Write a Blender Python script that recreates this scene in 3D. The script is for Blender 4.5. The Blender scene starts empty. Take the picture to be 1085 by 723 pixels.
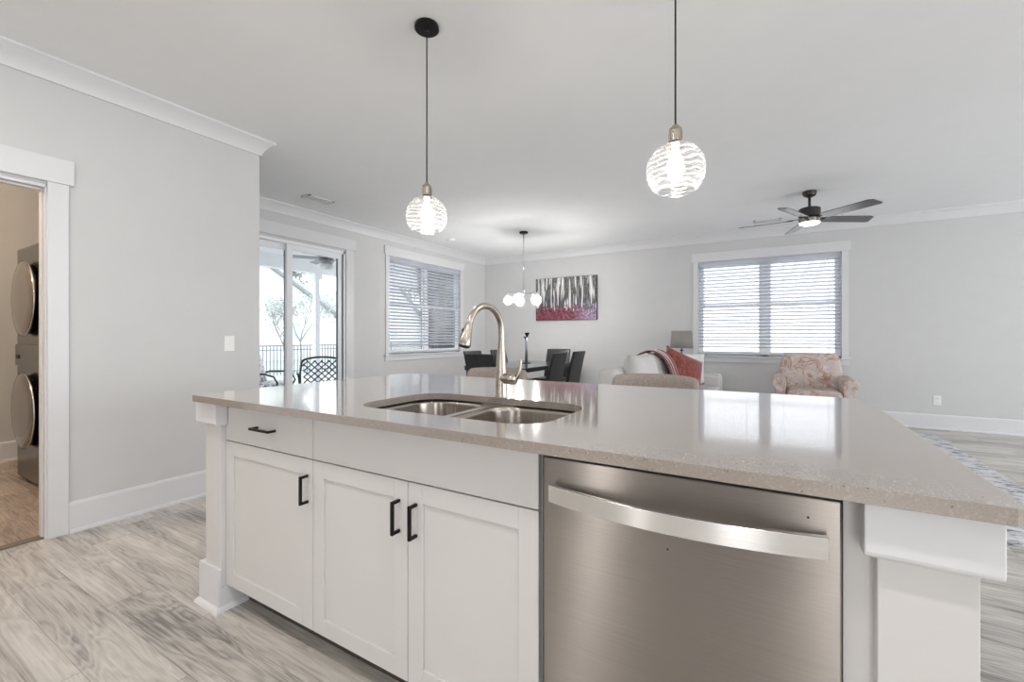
import bpy, bmesh, math, random
from mathutils import Vector, Matrix
PI = math.pi
R = math.radians
S = bpy.context.scene
COL = S.collection
random.seed(7)

# ---------------------------------------------------------------- camera
cd = bpy.data.cameras.new('camera'); cam = bpy.data.objects.new('camera', cd); COL.objects.link(cam)
cam.location = (0, 0, 1.16); cam.rotation_euler = (PI/2, 0, 0.5323)
cd.sensor_width = 36; cd.lens = 463.44/1085*36; cd.shift_y = -4.42/1085
cd.clip_start = 0.02; cd.clip_end = 300
S.camera = cam

# ---------------------------------------------------------------- world + exposure
w = bpy.data.worlds.new('sky'); S.world = w; w.use_nodes = True
nt = w.node_tree; nt.nodes.clear()
wo = nt.nodes.new('ShaderNodeOutputWorld'); bg = nt.nodes.new('ShaderNodeBackground')
tc = nt.nodes.new('ShaderNodeTexCoord'); sp = nt.nodes.new('ShaderNodeSeparateXYZ'); cr = nt.nodes.new('ShaderNodeValToRGB')
cr.color_ramp.elements[0].position = 0.0; cr.color_ramp.elements[0].color = (1.0, 1.0, 1.0, 1)
cr.color_ramp.elements[1].position = 0.7; cr.color_ramp.elements[1].color = (0.72, 0.84, 1.0, 1)
nt.links.new(tc.outputs['Generated'], sp.inputs[0]); nt.links.new(sp.outputs['Z'], cr.inputs[0])
nt.links.new(cr.outputs[0], bg.inputs[0]); nt.links.new(bg.outputs[0], wo.inputs[0])
bg.inputs[1].default_value = 2.3
S.view_settings.view_transform = 'Standard'; S.view_settings.look = 'None'
S.view_settings.exposure = 0.28; S.view_settings.gamma = 1.0; S.view_settings.use_curve_mapping = False
S.cycles.use_denoising = True
S.cycles.max_bounces = 10; S.cycles.diffuse_bounces = 6; S.cycles.glossy_bounces = 5; S.cycles.transparent_max_bounces = 24
S.cycles.sample_clamp_indirect = 6.0
S.cycles.caustics_reflective = False; S.cycles.caustics_refractive = False

def area(name, loc, rot, sx, sy, power, col=(1, 1, 1)):
    l = bpy.data.lights.new(name, 'AREA'); l.shape = 'RECTANGLE'; l.size = sx; l.size_y = sy; l.energy = power; l.color = col
    o = bpy.data.objects.new(name, l); COL.objects.link(o); o.location = loc; o.rotation_euler = rot; return o
# fill lamps added on the unseen right; openings behind inferred from dishwasher streaks
DAY = (0.90, 0.95, 1.0); WARM = (1.0, 0.955, 0.91)
# (each lamp stands in an opening of an unseen wall)
area('fill_living', (6.56, 5.2, 1.45), (0, R(90), 0), 1.9, 3.4, 56, DAY)
area('fill_side', (6.56, .8, 1.45), (0, R(90), 0), 1.9, 3.4, 86, DAY)
area('daylight_sidelight', (-1.475, -2.46, 1.2), (R(90), 0, 0), 0.13, 1.9, 9, (1, .97, .94))
area('daylight_kitchen_door', (.72, -2.46, 1.15), (R(90), 0, 0), 0.8, 1.9, 12, (1, .97, .94))

# ---------------------------------------------------------------- materials
def lin(c):
    return tuple(((v/255)/12.92 if v/255 <= 0.04045 else ((v/255+0.055)/1.055)**2.4) for v in c)
class N:
    def __init__(s, name):
        s.m = bpy.data.materials.new(name); s.m.use_nodes = True; s.t = s.m.node_tree
        s.b = s.t.nodes['Principled BSDF']; s.out = s.t.nodes['Material Output']
    def n(s, k, **kw):
        x = s.t.nodes.new('ShaderNode'+k)
        for a, v in kw.items(): setattr(x, a, v)
        return x
    def l(s, a, b): s.t.links.new(a, b)
    def math(s, op, a, b=None, c=None):
        x = s.n('Math', operation=op)
        for i, v in enumerate((a, b, c)):
            if v is None: continue
            if isinstance(v, (int, float)): x.inputs[i].default_value = v
            else: s.l(v, x.inputs[i])
        return x.outputs[0]
    def ramp(s, f, stops, interp='LINEAR'):
        x = s.n('ValToRGB'); x.color_ramp.interpolation = interp
        e = x.color_ramp.elements
        while len(e) < len(stops): e.new(0.5)
        for q, (p, c) in zip(e, stops):
            q.position = p; q.color = tuple(c)+(1,) if len(c) == 3 else c
        s.l(f, x.inputs[0]); return x.outputs[0]
    def mix(s, f, a, b, bt='MIX'):
        x = s.n('Mix', data_type='RGBA', blend_type=bt)
        for i, v in ((0, f), (6, a), (7, b)):
            if isinstance(v, (int, float)): x.inputs[i].default_value = v
            elif isinstance(v, tuple): x.inputs[i].default_value = v+(1,)
            else: s.l(v, x.inputs[i])
        return x.outputs[2]
    def noise(s, vec, scale, det=3, rough=.5, dist=0):
        x = s.n('TexNoise'); x.inputs['Scale'].default_value = scale; x.inputs['Detail'].default_value = det
        x.inputs['Roughness'].default_value = rough; x.inputs['Distortion'].default_value = dist
        if vec is not None: s.l(vec, x.inputs['Vector'])
        return x.outputs['Fac']
    def obj(s, scale=None):
        t = s.n('TexCoord').outputs['Object']
        if scale is None: return t
        m = s.n('Mapping'); m.inputs['Scale'].default_value = scale; s.l(t, m.inputs['Vector']); return m.outputs[0]
    def bump(s, h, st=.2, d=.01):
        x = s.n('Bump'); x.inputs['Strength'].default_value = st; x.inputs['Distance'].default_value = d
        s.l(h, x.inputs['Height']); s.l(x.outputs[0], s.b.inputs['Normal'])

def plain(name, c, rough=.5, metal=0, var=.04, scale=6, bump=0, bscale=60, spec=.5, aniso=0):
    k = N(name); c = lin(c)
    f = k.noise(k.obj(), scale, 3)
    d = tuple(min(1, v*(1-var)) for v in c); u = tuple(min(1, v*(1+var)) for v in c)
    k.l(k.ramp(f, [(.3, d), (.7, u)]), k.b.inputs['Base Color'])
    k.b.inputs['Roughness'].default_value = rough; k.b.inputs['Metallic'].default_value = metal
    k.b.inputs['Specular IOR Level'].default_value = spec
    if aniso: k.b.inputs['Anisotropic'].default_value = aniso
    if bump: k.bump(k.noise(k.obj(), bscale, 2), bump, .002)
    return k.m
def emis(name, c, st):
    k = N(name); k.b.inputs['Base Color'].default_value = (*c, 1)
    k.b.inputs['Emission Color'].default_value = (*c, 1); k.b.inputs['Emission Strength'].default_value = st; return k.m

WALL = plain('wall_paint', (206, 206, 206), .75, var=.01, bump=.04, bscale=180, spec=.25)
CEIL = plain('ceiling_paint', (239, 240, 241), .9, var=.008, bump=.04, bscale=150, spec=.15)
TRIM = plain('trim_paint', (219, 219, 221), .4, var=.006, spec=.4)
CAB = plain('cabinet_paint', (211, 209, 207), .38, var=.008, spec=.4)
BLACK = plain('black_metal', (30, 27, 26), .3, .6, spec=.5)
DARK = plain('dark_void', (18, 17, 17), .7)
NICKEL = plain('brushed_nickel', (172, 164, 154), .27, 1, var=.05, scale=80)
CHROME = plain('chrome', (215, 215, 218), .08, 1)
BRONZE = plain('fan_bronze', (62, 58, 56), .35, .5)
BLIND = N('blind_white'); BLIND.b.inputs['Roughness'].default_value = .5
BLIND.l(BLIND.ramp(BLIND.noise(BLIND.obj(), 5), [(.3, lin((238, 239, 242))), (.7, lin((243, 244, 246)))]), BLIND.b.inputs['Base Color'])
_t = BLIND.n('BsdfTranslucent'); _t.inputs[0].default_value = (.85, .87, .92, 1); _x = BLIND.n('MixShader'); _x.inputs[0].default_value = .65
BLIND.l(BLIND.b.outputs[0], _x.inputs[1]); BLIND.l(_t.outputs[0], _x.inputs[2]); BLIND.l(_x.outputs[0], BLIND.out.inputs[0]); BLIND = BLIND.m
VINYL = plain('vinyl_white', (238, 240, 243), .35, var=.006)
WHITEP = plain('white_plastic', (238, 238, 236), .35)

def steel(name, c, rough, sc=(3, 3, 900), aniso=.8, rot=0.25):
    k = N(name); c = lin(c)
    f = k.noise(k.obj(sc), 1, 3, .6)
    k.l(k.ramp(f, [(.3, tuple(v*.92 for v in c)), (.7, tuple(min(1, v*1.08) for v in c))]), k.b.inputs['Base Color'])
    k.b.inputs['Metallic'].default_value = 1
    k.l(k.ramp(f, [(.2, (rough*.85,)*3), (.8, (rough*1.15,)*3)]), k.b.inputs['Roughness'])
    k.b.inputs['Anisotropic'].default_value = aniso
    k.b.inputs['Anisotropic Rotation'].default_value = rot
    tg = k.n('CombineXYZ'); tg.inputs[0].default_value = 1; k.l(tg.outputs[0], k.b.inputs['Tangent'])
    return k.m
STEEL = steel('brushed_steel', (160, 153, 147), .32, aniso=.985)
STEELH = steel('handle_steel', (240, 238, 236), .22)
SINK = steel('sink_steel', (176, 168, 160), .25, sc=(200, 6, 6), aniso=.4)
DRYER = plain('graphite_steel', (92, 86, 81), .22, .9)
DRYDOOR = plain('graphite_gloss', (140, 130, 122), .10, .9)

def quartz():
    k = N('quartz_top'); c = k.obj()
    v = k.n('TexVoronoi', feature='F1'); v.inputs['Scale'].default_value = 240; k.l(c, v.inputs['Vector'])
    wn = k.n('TexVoronoi', feature='F1'); wn.inputs['Scale'].default_value = 190; k.l(c, wn.inputs['Vector'])
    f = k.noise(c, 320, 2, .7)
    base = k.ramp(f, [(.3, lin((143, 133, 124))), (.7, lin((159, 149, 140)))])
    sep = k.n('SeparateColor'); k.l(wn.outputs['Color'], sep.inputs[0])
    pick = k.math('GREATER_THAN', sep.outputs[0], .92)
    near = k.math('LESS_THAN', wn.outputs['Distance'], .26)
    base = k.mix(k.math('MULTIPLY', k.math('MULTIPLY', pick, near), .8), base, lin((66, 58, 53)))
    sep2 = k.n('SeparateColor'); k.l(v.outputs['Color'], sep2.inputs[0])
    base = k.mix(k.math('MULTIPLY', k.math('GREATER_THAN', sep2.outputs[1], .9), .22), base, lin((188, 180, 172)))
    k.l(base, k.b.inputs['Base Color'])
    k.b.inputs['Roughness'].default_value = .12; k.b.inputs['IOR'].default_value = 1.8; k.b.inputs['Coat Weight'].default_value = .8; k.b.inputs['Coat Roughness'].default_value = .065; k.b.inputs['Coat IOR'].default_value = 1.6; k.b.inputs['Specular IOR Level'].default_value = .5
    return k.m
QUARTZ = quartz()

def planks(name, c0, c1, c2, pw=.182, pl=1.22, rough=.38):
    k = N(name); s = k.n('SeparateXYZ'); k.l(k.obj(), s.inputs[0]); x, y = s.outputs[0], s.outputs[1]
    row = k.math('FLOOR', k.math('DIVIDE', y, pw))
    wn = k.n('TexWhiteNoise', noise_dimensions='1D'); k.l(row, wn.inputs['W'])
    xs = k.math('ADD', x, k.math('MULTIPLY', wn.outputs['Value'], 3.7))
    idx = k.math('FLOOR', k.math('DIVIDE', xs, pl))
    cb = k.n('CombineXYZ'); k.l(row, cb.inputs[0]); k.l(idx, cb.inputs[1])
    w2 = k.n('TexWhiteNoise', noise_dimensions='3D'); k.l(cb.outputs[0], w2.inputs['Vector'])
    rnd = w2.outputs['Value']
    v = k.n('CombineXYZ'); k.l(k.math('MULTIPLY', x, .6), v.inputs[0])
    k.l(k.math('MULTIPLY', y, 5.0), v.inputs[1]); k.l(k.math('MULTIPLY', rnd, 37.0), v.inputs[2])
    big = k.noise(v.outputs[0], 1.7, 3, .5, .5)
    # ring-like grain: contour lines of the large noise
    rings = k.math('SINE', k.math('MULTIPLY', big, 80.0))
    v2 = k.n('CombineXYZ'); k.l(k.math('MULTIPLY', x, 2.0), v2.inputs[0]); k.l(k.math('MULTIPLY', y, 70.0), v2.inputs[1]); k.l(rnd, v2.inputs[2])
    fine = k.noise(v2.outputs[0], 1.5, 4, .7)
    v3 = k.n('CombineXYZ'); k.l(k.math('MULTIPLY', x, 1.3), v3.inputs[0]); k.l(k.math('MULTIPLY', y, 9.0), v3.inputs[1]); k.l(k.math('MULTIPLY', rnd, 11.0), v3.inputs[2])
    blot = k.noise(v3.outputs[0], 1.3, 3, .6, .5)
    t = k.math('ADD', k.math('MULTIPLY', big, .35), k.math('MULTIPLY', rings, .045))
    t = k.math('ADD', t, k.math('MULTIPLY', fine, .46)); t = k.math('ADD', t, k.math('MULTIPLY', blot, .42))
    t = k.math('ADD', t, k.math('MULTIPLY', k.math('SUBTRACT', rnd, .5), .12))
    col = k.ramp(t, [(.40, c0), (.56, c1), (.75, c2)])
    fy = k.math('FRACT', k.math('DIVIDE', y, pw)); fx = k.math('FRACT', k.math('DIVIDE', xs, pl))
    sy = k.math('LESS_THAN', fy, .012); sx = k.math('LESS_THAN', fx, .0022)
    seam = k.math('MAXIMUM', sy, sx)
    col = k.mix(k.math('MULTIPLY', seam, .55), col, tuple(v*.5 for v in c0))
    k.l(col, k.b.inputs['Base Color']); k.b.inputs['Roughness'].default_value = rough
    k.b.inputs['Specular IOR Level'].default_value = .4
    k.bump(t, .12, .002); return k.m
FLOOR = planks('oak_plank_floor', lin((122, 119, 116)), lin((182, 177, 171)), lin((212, 207, 200)))
LFLOOR = planks('laundry_plank_floor', lin((120, 108, 98)), lin((165, 150, 138)), lin((200, 186, 172)), pw=.2, pl=.6)

def pane():
    k = N('window_glass'); k.t.nodes.remove(k.b)
    tr = k.n('BsdfTransparent'); gl = k.n('BsdfGlossy'); gl.inputs['Roughness'].default_value = .02
    nz = k.noise(k.obj(), 2, 2); fr = k.n('Fresnel'); fr.inputs['IOR'].default_value = 1.35
    mx = k.n('MixShader'); k.l(k.math('MULTIPLY', fr.outputs[0], k.math('ADD', .9, k.math('MULTIPLY', nz, .1))), mx.inputs[0])
    k.l(tr.outputs[0], mx.inputs[1]); k.l(gl.outputs[0], mx.inputs[2]); k.l(mx.outputs[0], k.out.inputs[0]); return k.m
PANE = pane()
def swirl():
    k = N('swirled_glass'); k.t.nodes.remove(k.b)
    tr = k.n('BsdfTransparent'); gl = k.n('BsdfGlossy'); gl.inputs['Roughness'].default_value = .05
    df = k.n('BsdfTranslucent'); df.inputs['Color'].default_value = (1, 1, 1, 1)
    wv = k.n('TexWave', wave_type='BANDS', bands_direction='Z'); wv.inputs['Scale'].default_value = 16
    wv.inputs['Distortion'].default_value = 7; wv.inputs['Detail'].default_value = 1; wv.inputs['Detail Scale'].default_value = .7
    k.l(k.obj(), wv.inputs['Vector'])
    rid = k.ramp(wv.outputs['Fac'], [(.62, (0,)*3), (.9, (1,)*3)])
    lw = k.n('LayerWeight'); lw.inputs[0].default_value = .25
    s1 = k.n('MixShader'); s1.inputs[0].default_value = .10; k.l(gl.outputs[0], s1.inputs[1]); k.l(df.outputs[0], s1.inputs[2])
    fac = k.math('ADD', .05, k.math('ADD', k.math('MULTIPLY', rid, .55), k.math('MULTIPLY', lw.outputs['Facing'], .4)))
    fac = k.math('MINIMUM', fac, .95)
    mx = k.n('MixShader'); k.l(fac, mx.inputs[0]); k.l(tr.outputs[0], mx.inputs[1]); k.l(s1.outputs[0], mx.inputs[2])
    bp = k.n('Bump'); bp.inputs['Strength'].default_value = .8; bp.inputs['Distance'].default_value = .01
    k.l(wv.outputs['Fac'], bp.inputs['Height']); k.l(bp.outputs[0], gl.inputs['Normal'])
    k.l(mx.outputs[0], k.out.inputs[0]); return k.m
SWIRL = swirl()
BULB = emis('bulb_glow', (1.0, .93, .82), 14)
FANLIGHT = emis('fan_diffuser', (1.0, .97, .92), 3.0)

def fabric(name, c, var=.12, sc=90, rough=.9, bump=.5):
    k = N(name); c = lin(c)
    f = k.noise(k.obj(), sc, 4, .7)
    k.l(k.ramp(f, [(.3, tuple(v*(1-var) for v in c)), (.7, tuple(min(1, v*(1+var)) for v in c))]), k.b.inputs['Base Color'])
    k.b.inputs['Roughness'].default_value = rough; k.b.inputs['Specular IOR Level'].default_value = .15
    k.bump(k.noise(k.obj(), sc*3, 2), bump, .002); return k.m
STOOLF = fabric('stool_fabric', (150, 140, 134), .25, 120)
SOFAF = fabric('sofa_fabric', (206, 204, 202), .05)
SOFAP = fabric('sofa_piping', (226, 226, 226), .03)
SHADE = fabric('lamp_linen', (150, 146, 142), .15, 160)
LEATH = plain('black_leather', (38, 39, 42), .32, var=.2, scale=12, bump=.3, bscale=70)
LEATHD = plain('dark_wood', (30, 28, 28), .35)
RED = None
def redf():
    k = N('rust_velvet'); f = k.noise(k.obj(), 22, 4, .7, .6)
    k.l(k.ramp(f, [(.3, lin((84, 28, 20))), (.5, lin((126, 46, 32))), (.72, lin((170, 88, 66)))]), k.b.inputs['Base Color'])
    k.b.inputs['Roughness'].default_value = .7; k.b.inputs['Sheen Weight'].default_value = .5; k.bump(f, .3, .004); return k.m
RED = redf()
def throwm():
    k = N('striped_throw'); s = k.n('SeparateXYZ'); k.l(k.obj(), s.inputs[0])
    st = k.math('FRACT', k.math('MULTIPLY', s.outputs[1], 4.3)); f = k.noise(k.obj(), 60, 3)
    col = k.ramp(k.math('ADD', st, k.math('MULTIPLY', f, .06)), [(0, lin((92, 62, 66))), (.2, lin((96, 64, 66))), (.22, lin((206, 190, 186))), (.42, lin((196, 168, 162))), (.45, lin((120, 84, 80))), (.6, lin((74, 66, 70))), (.63, lin((206, 198, 194))), (.85, lin((150, 100, 96)))], 'CONSTANT')
    k.l(col, k.b.inputs['Base Color']); k.b.inputs['Roughness'].default_value = .9; return k.m
THROW = throwm()
def floral():
    k = N('paisley_upholstery'); c = k.obj()
    big = k.noise(c, 7, 2, .5, 1.5)
    n2 = k.noise(c, 24, 2, .6, 2.2)
    lines = k.math('ABSOLUTE', k.math('SINE', k.math('MULTIPLY', n2, 30.0)))
    thin = k.math('LESS_THAN', lines, .42)
    base = k.ramp(big, [(.36, lin((214, 204, 200))), (.5, lin((214, 202, 196))), (.575, lin((186, 144, 122))), (.62, lin((214, 202, 198))), (.74, lin((170, 160, 146)))])
    dark = k.ramp(k.noise(c, 12, 2), [(.4, lin((84, 78, 86))), (.56, lin((150, 106, 88))), (.62, lin((96, 88, 84)))])
    m = k.math('MULTIPLY', thin, k.math('GREATER_THAN', k.noise(c, 17, 2, .5, 1), .36))
    k.l(k.mix(k.math('MULTIPLY', m, .8), base, dark), k.b.inputs['Base Color']); k.b.inputs['Roughness'].default_value = .85
    k.b.inputs['Specular IOR Level'].default_value = .15; return k.m
FLORAL = floral()
def rugm():
    k = N('distressed_rug'); c = k.obj()
    f = k.noise(k.obj((1, 2.2, 1)), 9, 6, .75, .6)
    k.l(k.ramp(f, [(.40, lin((120, 122, 128))), (.48, lin((205, 206, 210))), (.6, lin((228, 228, 230)))]), k.b.inputs['Base Color'])
    k.b.inputs['Roughness'].default_value = .95; k.bump(k.noise(c, 120, 3), .8, .01); return k.m
RUG = rugm()
def artm():
    k = N('birch_painting'); s = k.n('SeparateXYZ'); k.l(k.obj(), s.inputs[0]); x, z = s.outputs[0], s.outputs[2]
    # trunks: irregular vertical stripes that lean a little
    v = k.n('CombineXYZ'); k.l(k.math('MULTIPLY', x, 13.0), v.inputs[0]); k.l(k.math('MULTIPLY', z, .9), v.inputs[1])
    f = k.noise(v.outputs[0], 1.3, 2, .7)
    v2 = k.n('CombineXYZ'); k.l(k.math('MULTIPLY', x, 40.0), v2.inputs[0]); k.l(k.math('MULTIPLY', z, 5.0), v2.inputs[1])
    g = k.noise(v2.outputs[0], 1.2, 4, .7)
    bgd = k.ramp(g, [(.35, lin((36, 38, 44))), (.55, lin((96, 98, 100))), (.7, lin((160, 162, 160)))])
    tr = k.ramp(f, [(.52, (0,)*3), (.56, (1,)*3)])
    col = k.mix(tr, bgd, k.ramp(g, [(.3, lin((190, 188, 190))), (.6, lin((240, 238, 236)))]))
    leaf = k.noise(k.obj((1, 1, 1)), 26, 3, .7)
    top = k.math('MULTIPLY', k.ramp(z, [(.05, (0,)*3), (.3, (1,)*3)]), k.ramp(leaf, [(.5, (0,)*3), (.6, (1,)*3)]))
    col = k.mix(k.math('MULTIPLY', top, .45), col, lin((176, 178, 158)))
    rn = k.noise(k.obj(), 9, 4, .6, .4)
    edge = k.math('ADD', z, k.math('MULTIPLY', k.math('SUBTRACT', rn, .5), .75))
    redc = k.ramp(k.noise(k.obj(), 20, 4, .6), [(.35, lin((58, 34, 50))), (.5, lin((116, 50, 66))), (.65, lin((150, 84, 100)))])
    lav = k.ramp(k.noise(k.obj(), 30, 4), [(.35, lin((90, 78, 112))), (.65, lin((200, 180, 206)))])
    redc = k.mix(k.ramp(x, [(.15, (0,)*3), (.45, (.8,)*3)]), redc, lav)
    m = k.ramp(edge, [(-.0, (1,)*3), (.02, (0,)*3)])
    x2 = k.math('ADD', edge, .28)
    m = k.ramp(x2, [(.06, (1,)*3), (.16, (0,)*3)])
    k.l(k.mix(m, col, redc), k.b.inputs['Base Color']); k.b.inputs['Roughness'].default_value = .55; return k.m
ART = artm()

# ---------------------------------------------------------------- mesh helpers
def wloc(o):
    v = Vector((0, 0, 0))
    while o: v += o.location; o = o.parent
    return v
def obj(name, bm, m, parent=None, smooth=False, world=False, bevel=0, seg=2, sub=0, auto=None, solid=0):
    if world and parent is not None: bmesh.ops.translate(bm, vec=-wloc(parent), verts=bm.verts)
    bmesh.ops.recalc_face_normals(bm, faces=bm.faces)
    me = bpy.data.meshes.new(name); bm.to_mesh(me); bm.free()
    o = bpy.data.objects.new(name, me); COL.objects.link(o); me.materials.append(m)
    if parent is not None: o.parent = parent
    for p in me.polygons: p.use_smooth = bool(smooth)
    if smooth and auto is not None:
        lim = R(auto); b2 = bmesh.new(); b2.from_mesh(me)
        for e in b2.edges:
            if len(e.link_faces) == 2 and e.calc_face_angle(0) > lim: e.smooth = False
        b2.to_mesh(me); b2.free()
    if solid:
        md = o.modifiers.new('solid', 'SOLIDIFY'); md.thickness = solid; md.offset = 0
    if bevel:
        md = o.modifiers.new('bevel', 'BEVEL'); md.width = bevel; md.segments = seg; md.limit_method = 'ANGLE'; md.angle_limit = R(40)
        md.harden_normals = False
    if sub:
        md = o.modifiers.new('sub', 'SUBSURF'); md.levels = sub; md.render_levels = sub
    return o
def center(o):
    """moves the origin of a single-mesh thing to the middle of its base"""
    vs = [v.co for v in o.data.vertices]
    c = Vector(((min(v.x for v in vs)+max(v.x for v in vs))/2, (min(v.y for v in vs)+max(v.y for v in vs))/2, min(v.z for v in vs)))
    o.data.transform(Matrix.Translation(-c)); o.location = c; return o
def tag(o, label, cat, group=None, kind=None):
    o['label'] = label; o['category'] = cat
    if group: o['group'] = group
    if kind: o['kind'] = kind
    return o
def thing(name, label, cat, loc=(0, 0, 0), rz=0, group=None):
    o = bpy.data.objects.new(name, None); COL.objects.link(o); o.location = loc; o.rotation_euler = (0, 0, rz)
    o.empty_display_size = .1
    return tag(o, label, cat, group)
def sempty(name, loc):
    o = bpy.data.objects.new(name, None); COL.objects.link(o); o.location = loc; o['kind'] = 'structure'; return o
def struct(name, bm, m, **kw):
    o = obj(name, bm, m, **kw)
    if o.parent is None: o['kind'] = 'structure'
    return o
def dup(root, loc, rz, label, group=None):
    r = root.copy(); COL.objects.link(r); r.location = loc; r.rotation_euler = (0, 0, rz); r['label'] = label
    if group: r['group'] = group
    for ch in list(root.children):
        c = ch.copy(); COL.objects.link(c); c.parent = r
        for g in ch.children:
            d = g.copy(); COL.objects.link(d); d.parent = c
    return r
def box(bm, x0, x1, y0, y1, z0, z1):
    vs = [bm.verts.new((x, y, z)) for z in (z0, z1) for y in (y0, y1) for x in (x0, x1)]
    for f in ((0, 2, 3, 1), (4, 5, 7, 6), (0, 1, 5, 4), (2, 6, 7, 3), (0, 4, 6, 2), (1, 3, 7, 5)):
        bm.faces.new([vs[i] for i in f])
    return vs
def B(*a):
    bm = bmesh.new()
    if a and not isinstance(a[0], (list, tuple)): a = (a,)
    for q in a: box(bm, *q)
    return bm
def lathe(bm, prof, seg=32, c=(0, 0, 0), M=None, cap=True):
    rings = []
    for r, z in prof:
        ring = []
        for i in range(seg):
            a = 2*PI*i/seg; p = Vector((r*math.cos(a), r*math.sin(a), z))
            if M is not None: p = M @ p
            ring.append(bm.verts.new(p+Vector(c)))
        rings.append(ring)
    for a, b in zip(rings, rings[1:]):
        for i in range(seg): bm.faces.new((a[i], a[(i+1) % seg], b[(i+1) % seg], b[i]))
    if cap:
        bm.faces.new(rings[0]); bm.faces.new(rings[-1])
    return rings
def tube(bm, pts, rad, seg=12, cap=True, flat=None):
    pts = [Vector(p) for p in pts]; n = len(pts)
    rad = rad if isinstance(rad, (list, tuple)) else [rad]*n
    t0 = (pts[1]-pts[0]).normalized(); up = Vector((0, 0, 1)) if abs(t0.z) < .9 else Vector((1, 0, 0))
    nrm = t0.cross(up).normalized(); rings = []; pt = t0
    for i, p in enumerate(pts):
        t = (pts[min(i+1, n-1)]-pts[max(i-1, 0)]).normalized()
        nrm = (pt.rotation_difference(t) @ nrm); nrm = (nrm-t*nrm.dot(t)).normalized(); pt = t
        b = t.cross(nrm); fa, fb = (1, 1) if flat is None else flat
        rings.append([bm.verts.new(p+(nrm*math.cos(2*PI*k/seg)*fa+b*math.sin(2*PI*k/seg)*fb)*rad[i]) for k in range(seg)])
    for a, b in zip(rings, rings[1:]):
        for i in range(seg): bm.faces.new((a[i], a[(i+1) % seg], b[(i+1) % seg], b[i]))
    if cap: bm.faces.new(rings[0]); bm.faces.new(rings[-1])
def cyl(bm, c, r, h, seg=24, axis='z'):
    M = {'z': Matrix.Identity(3), 'x': Matrix.Rotation(PI/2, 3, 'Y'), 'y': Matrix.Rotation(-PI/2, 3, 'X')}[axis]
    lathe(bm, [(r, 0), (r, h)], seg, c, M)
def rrect(x0, x1, y0, y1, r, n=8):
    out = []
    for cx, cy, a0 in ((x1-r, y1-r, 0), (x0+r, y1-r, 90), (x0+r, y0+r, 180), (x1-r, y0+r, 270)):
        for i in range(n+1):
            a = R(a0+90*i/n); out.append((cx+r*math.cos(a), cy+r*math.sin(a)))
    return out
def sweep(bm, prof, path, closed=False):
    """prof: list of (distance into room, z); path: xy polyline, room on its right side; mitred corners"""
    P = [Vector(p) for p in path]; n = len(P); secs = []
    for i in range(n):
        ds = []
        if i > 0 or closed: ds.append((P[i]-P[i-1]).normalized())
        if i < n-1 or closed: ds.append((P[(i+1) % n]-P[i]).normalized())
        ns = [Vector((d.y, -d.x)) for d in ds]
        m = sum(ns, Vector((0, 0))); m = m/ (m.dot(ns[0])) if len(ns) == 2 else ns[0]
        secs.append([bm.verts.new((P[i].x+m.x*d, P[i].y+m.y*d, z)) for d, z in prof])
    k = len(prof)
    for a, b in zip(secs, secs[1:]+([secs[0]] if closed else [])):
        for i in range(k): bm.faces.new((a[i], a[(i+1) % k], b[(i+1) % k], b[i]))
    if not closed: bm.faces.new(secs[0]); bm.faces.new(secs[-1])
def rbox(x0, x1, y0, y1, z0, z1): return B(x0, x1, y0, y1, z0, z1)
def pillow(bm, w, h, t, M, n=14, pw=2.6):
    """soft square cushion with pinched corners, in the local xz plane, thickness along y"""
    g = {}
    for s in (1, -1):
        for i in range(n+1):
            for j in range(n+1):
                u = -1+2*i/n; v = -1+2*j/n
                edge = max(abs(u), abs(v)) > .999
                k = (i, j, 0 if edge else s)
                if k in g: continue
                th = t/2*((1-abs(u)**pw)*(1-abs(v)**pw))**.45
                pin = 1-.07*(1-abs(u)**2)*0 
                x = u*w/2*(1-.06*(1-v*v)); z = v*h/2*(1-.06*(1-u*u))
                g[k] = bm.verts.new(M @ Vector((x, s*th, z)))
    for s in (1, -1):
        for i in range(n):
            for j in range(n):
                q = []
                for a, b in ((i, j), (i+1, j), (i+1, j+1), (i, j+1)):
                    e = a in (0, n) or b in (0, n); q.append(g[(a, b, 0 if e else s)])
                bm.faces.new(q)

# ================================================================ SETTING
H = 2.745; XL = -3.57; XF = -5.03; YB = 7.45; YC = 2.02; XR = 6.5; YK = -2.4
struct('floor', B(XF, XR, YC, YB, -.1, 0) if False else B((XL-.06, XR, YK, YC, -.1, 0), (XF, XR, YC, YB, -.1, 0)), FLOOR)
struct('floor_laundry', B(-6.13, XL-.06, -.9, 1.905, -.1, 0), LFLOOR)
struct('ceiling', B((-6.25, XR+.12, YK-.12, YC, H, H+.15), (XF-.12, XR+.12, YC, YB+.12, H, H+.15)), CEIL)
# left wall with the laundry door opening
OY0, OY1, OZ = -.14, .818, 2.035
struct('wall_left', B((XL-.115, XL, YK, OY0, 0, H), (XL-.115, XL, OY0, OY1, OZ, H), (XL-.115, XL, OY1, YC, 0, H)), WALL)
struct('wall_corner', B(-6.25, XL-.115, YC-.115, YC, 0, H), WALL)
struct('wall_laundry', B((-6.25, -6.13, -1.02, YC-.115, 0, H), (-6.13, XL-.115, -1.02, -.9, 0, H)), WALL)
DY0, DY1, DZ = 2.2, 4.02, 2.33
WY0, WY1, WZ0, WZ1 = 4.82, 6.61, .885, 2.40
struct('wall_far', B((XF-.12, XF, YC, DY0, 0, H), (XF-.12, XF, DY0, DY1, DZ, H), (XF-.12, XF, DY1, WY0, 0, H), (XF-.12, XF, WY0, WY1, 0, WZ0),
     (XF-.12, XF, WY0, WY1, WZ1, H), (XF-.12, XF, WY1, YB, 0, H)), WALL)
BX0, BX1, BZ0, BZ1 = -.97, .848, .868, 2.325
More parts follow.
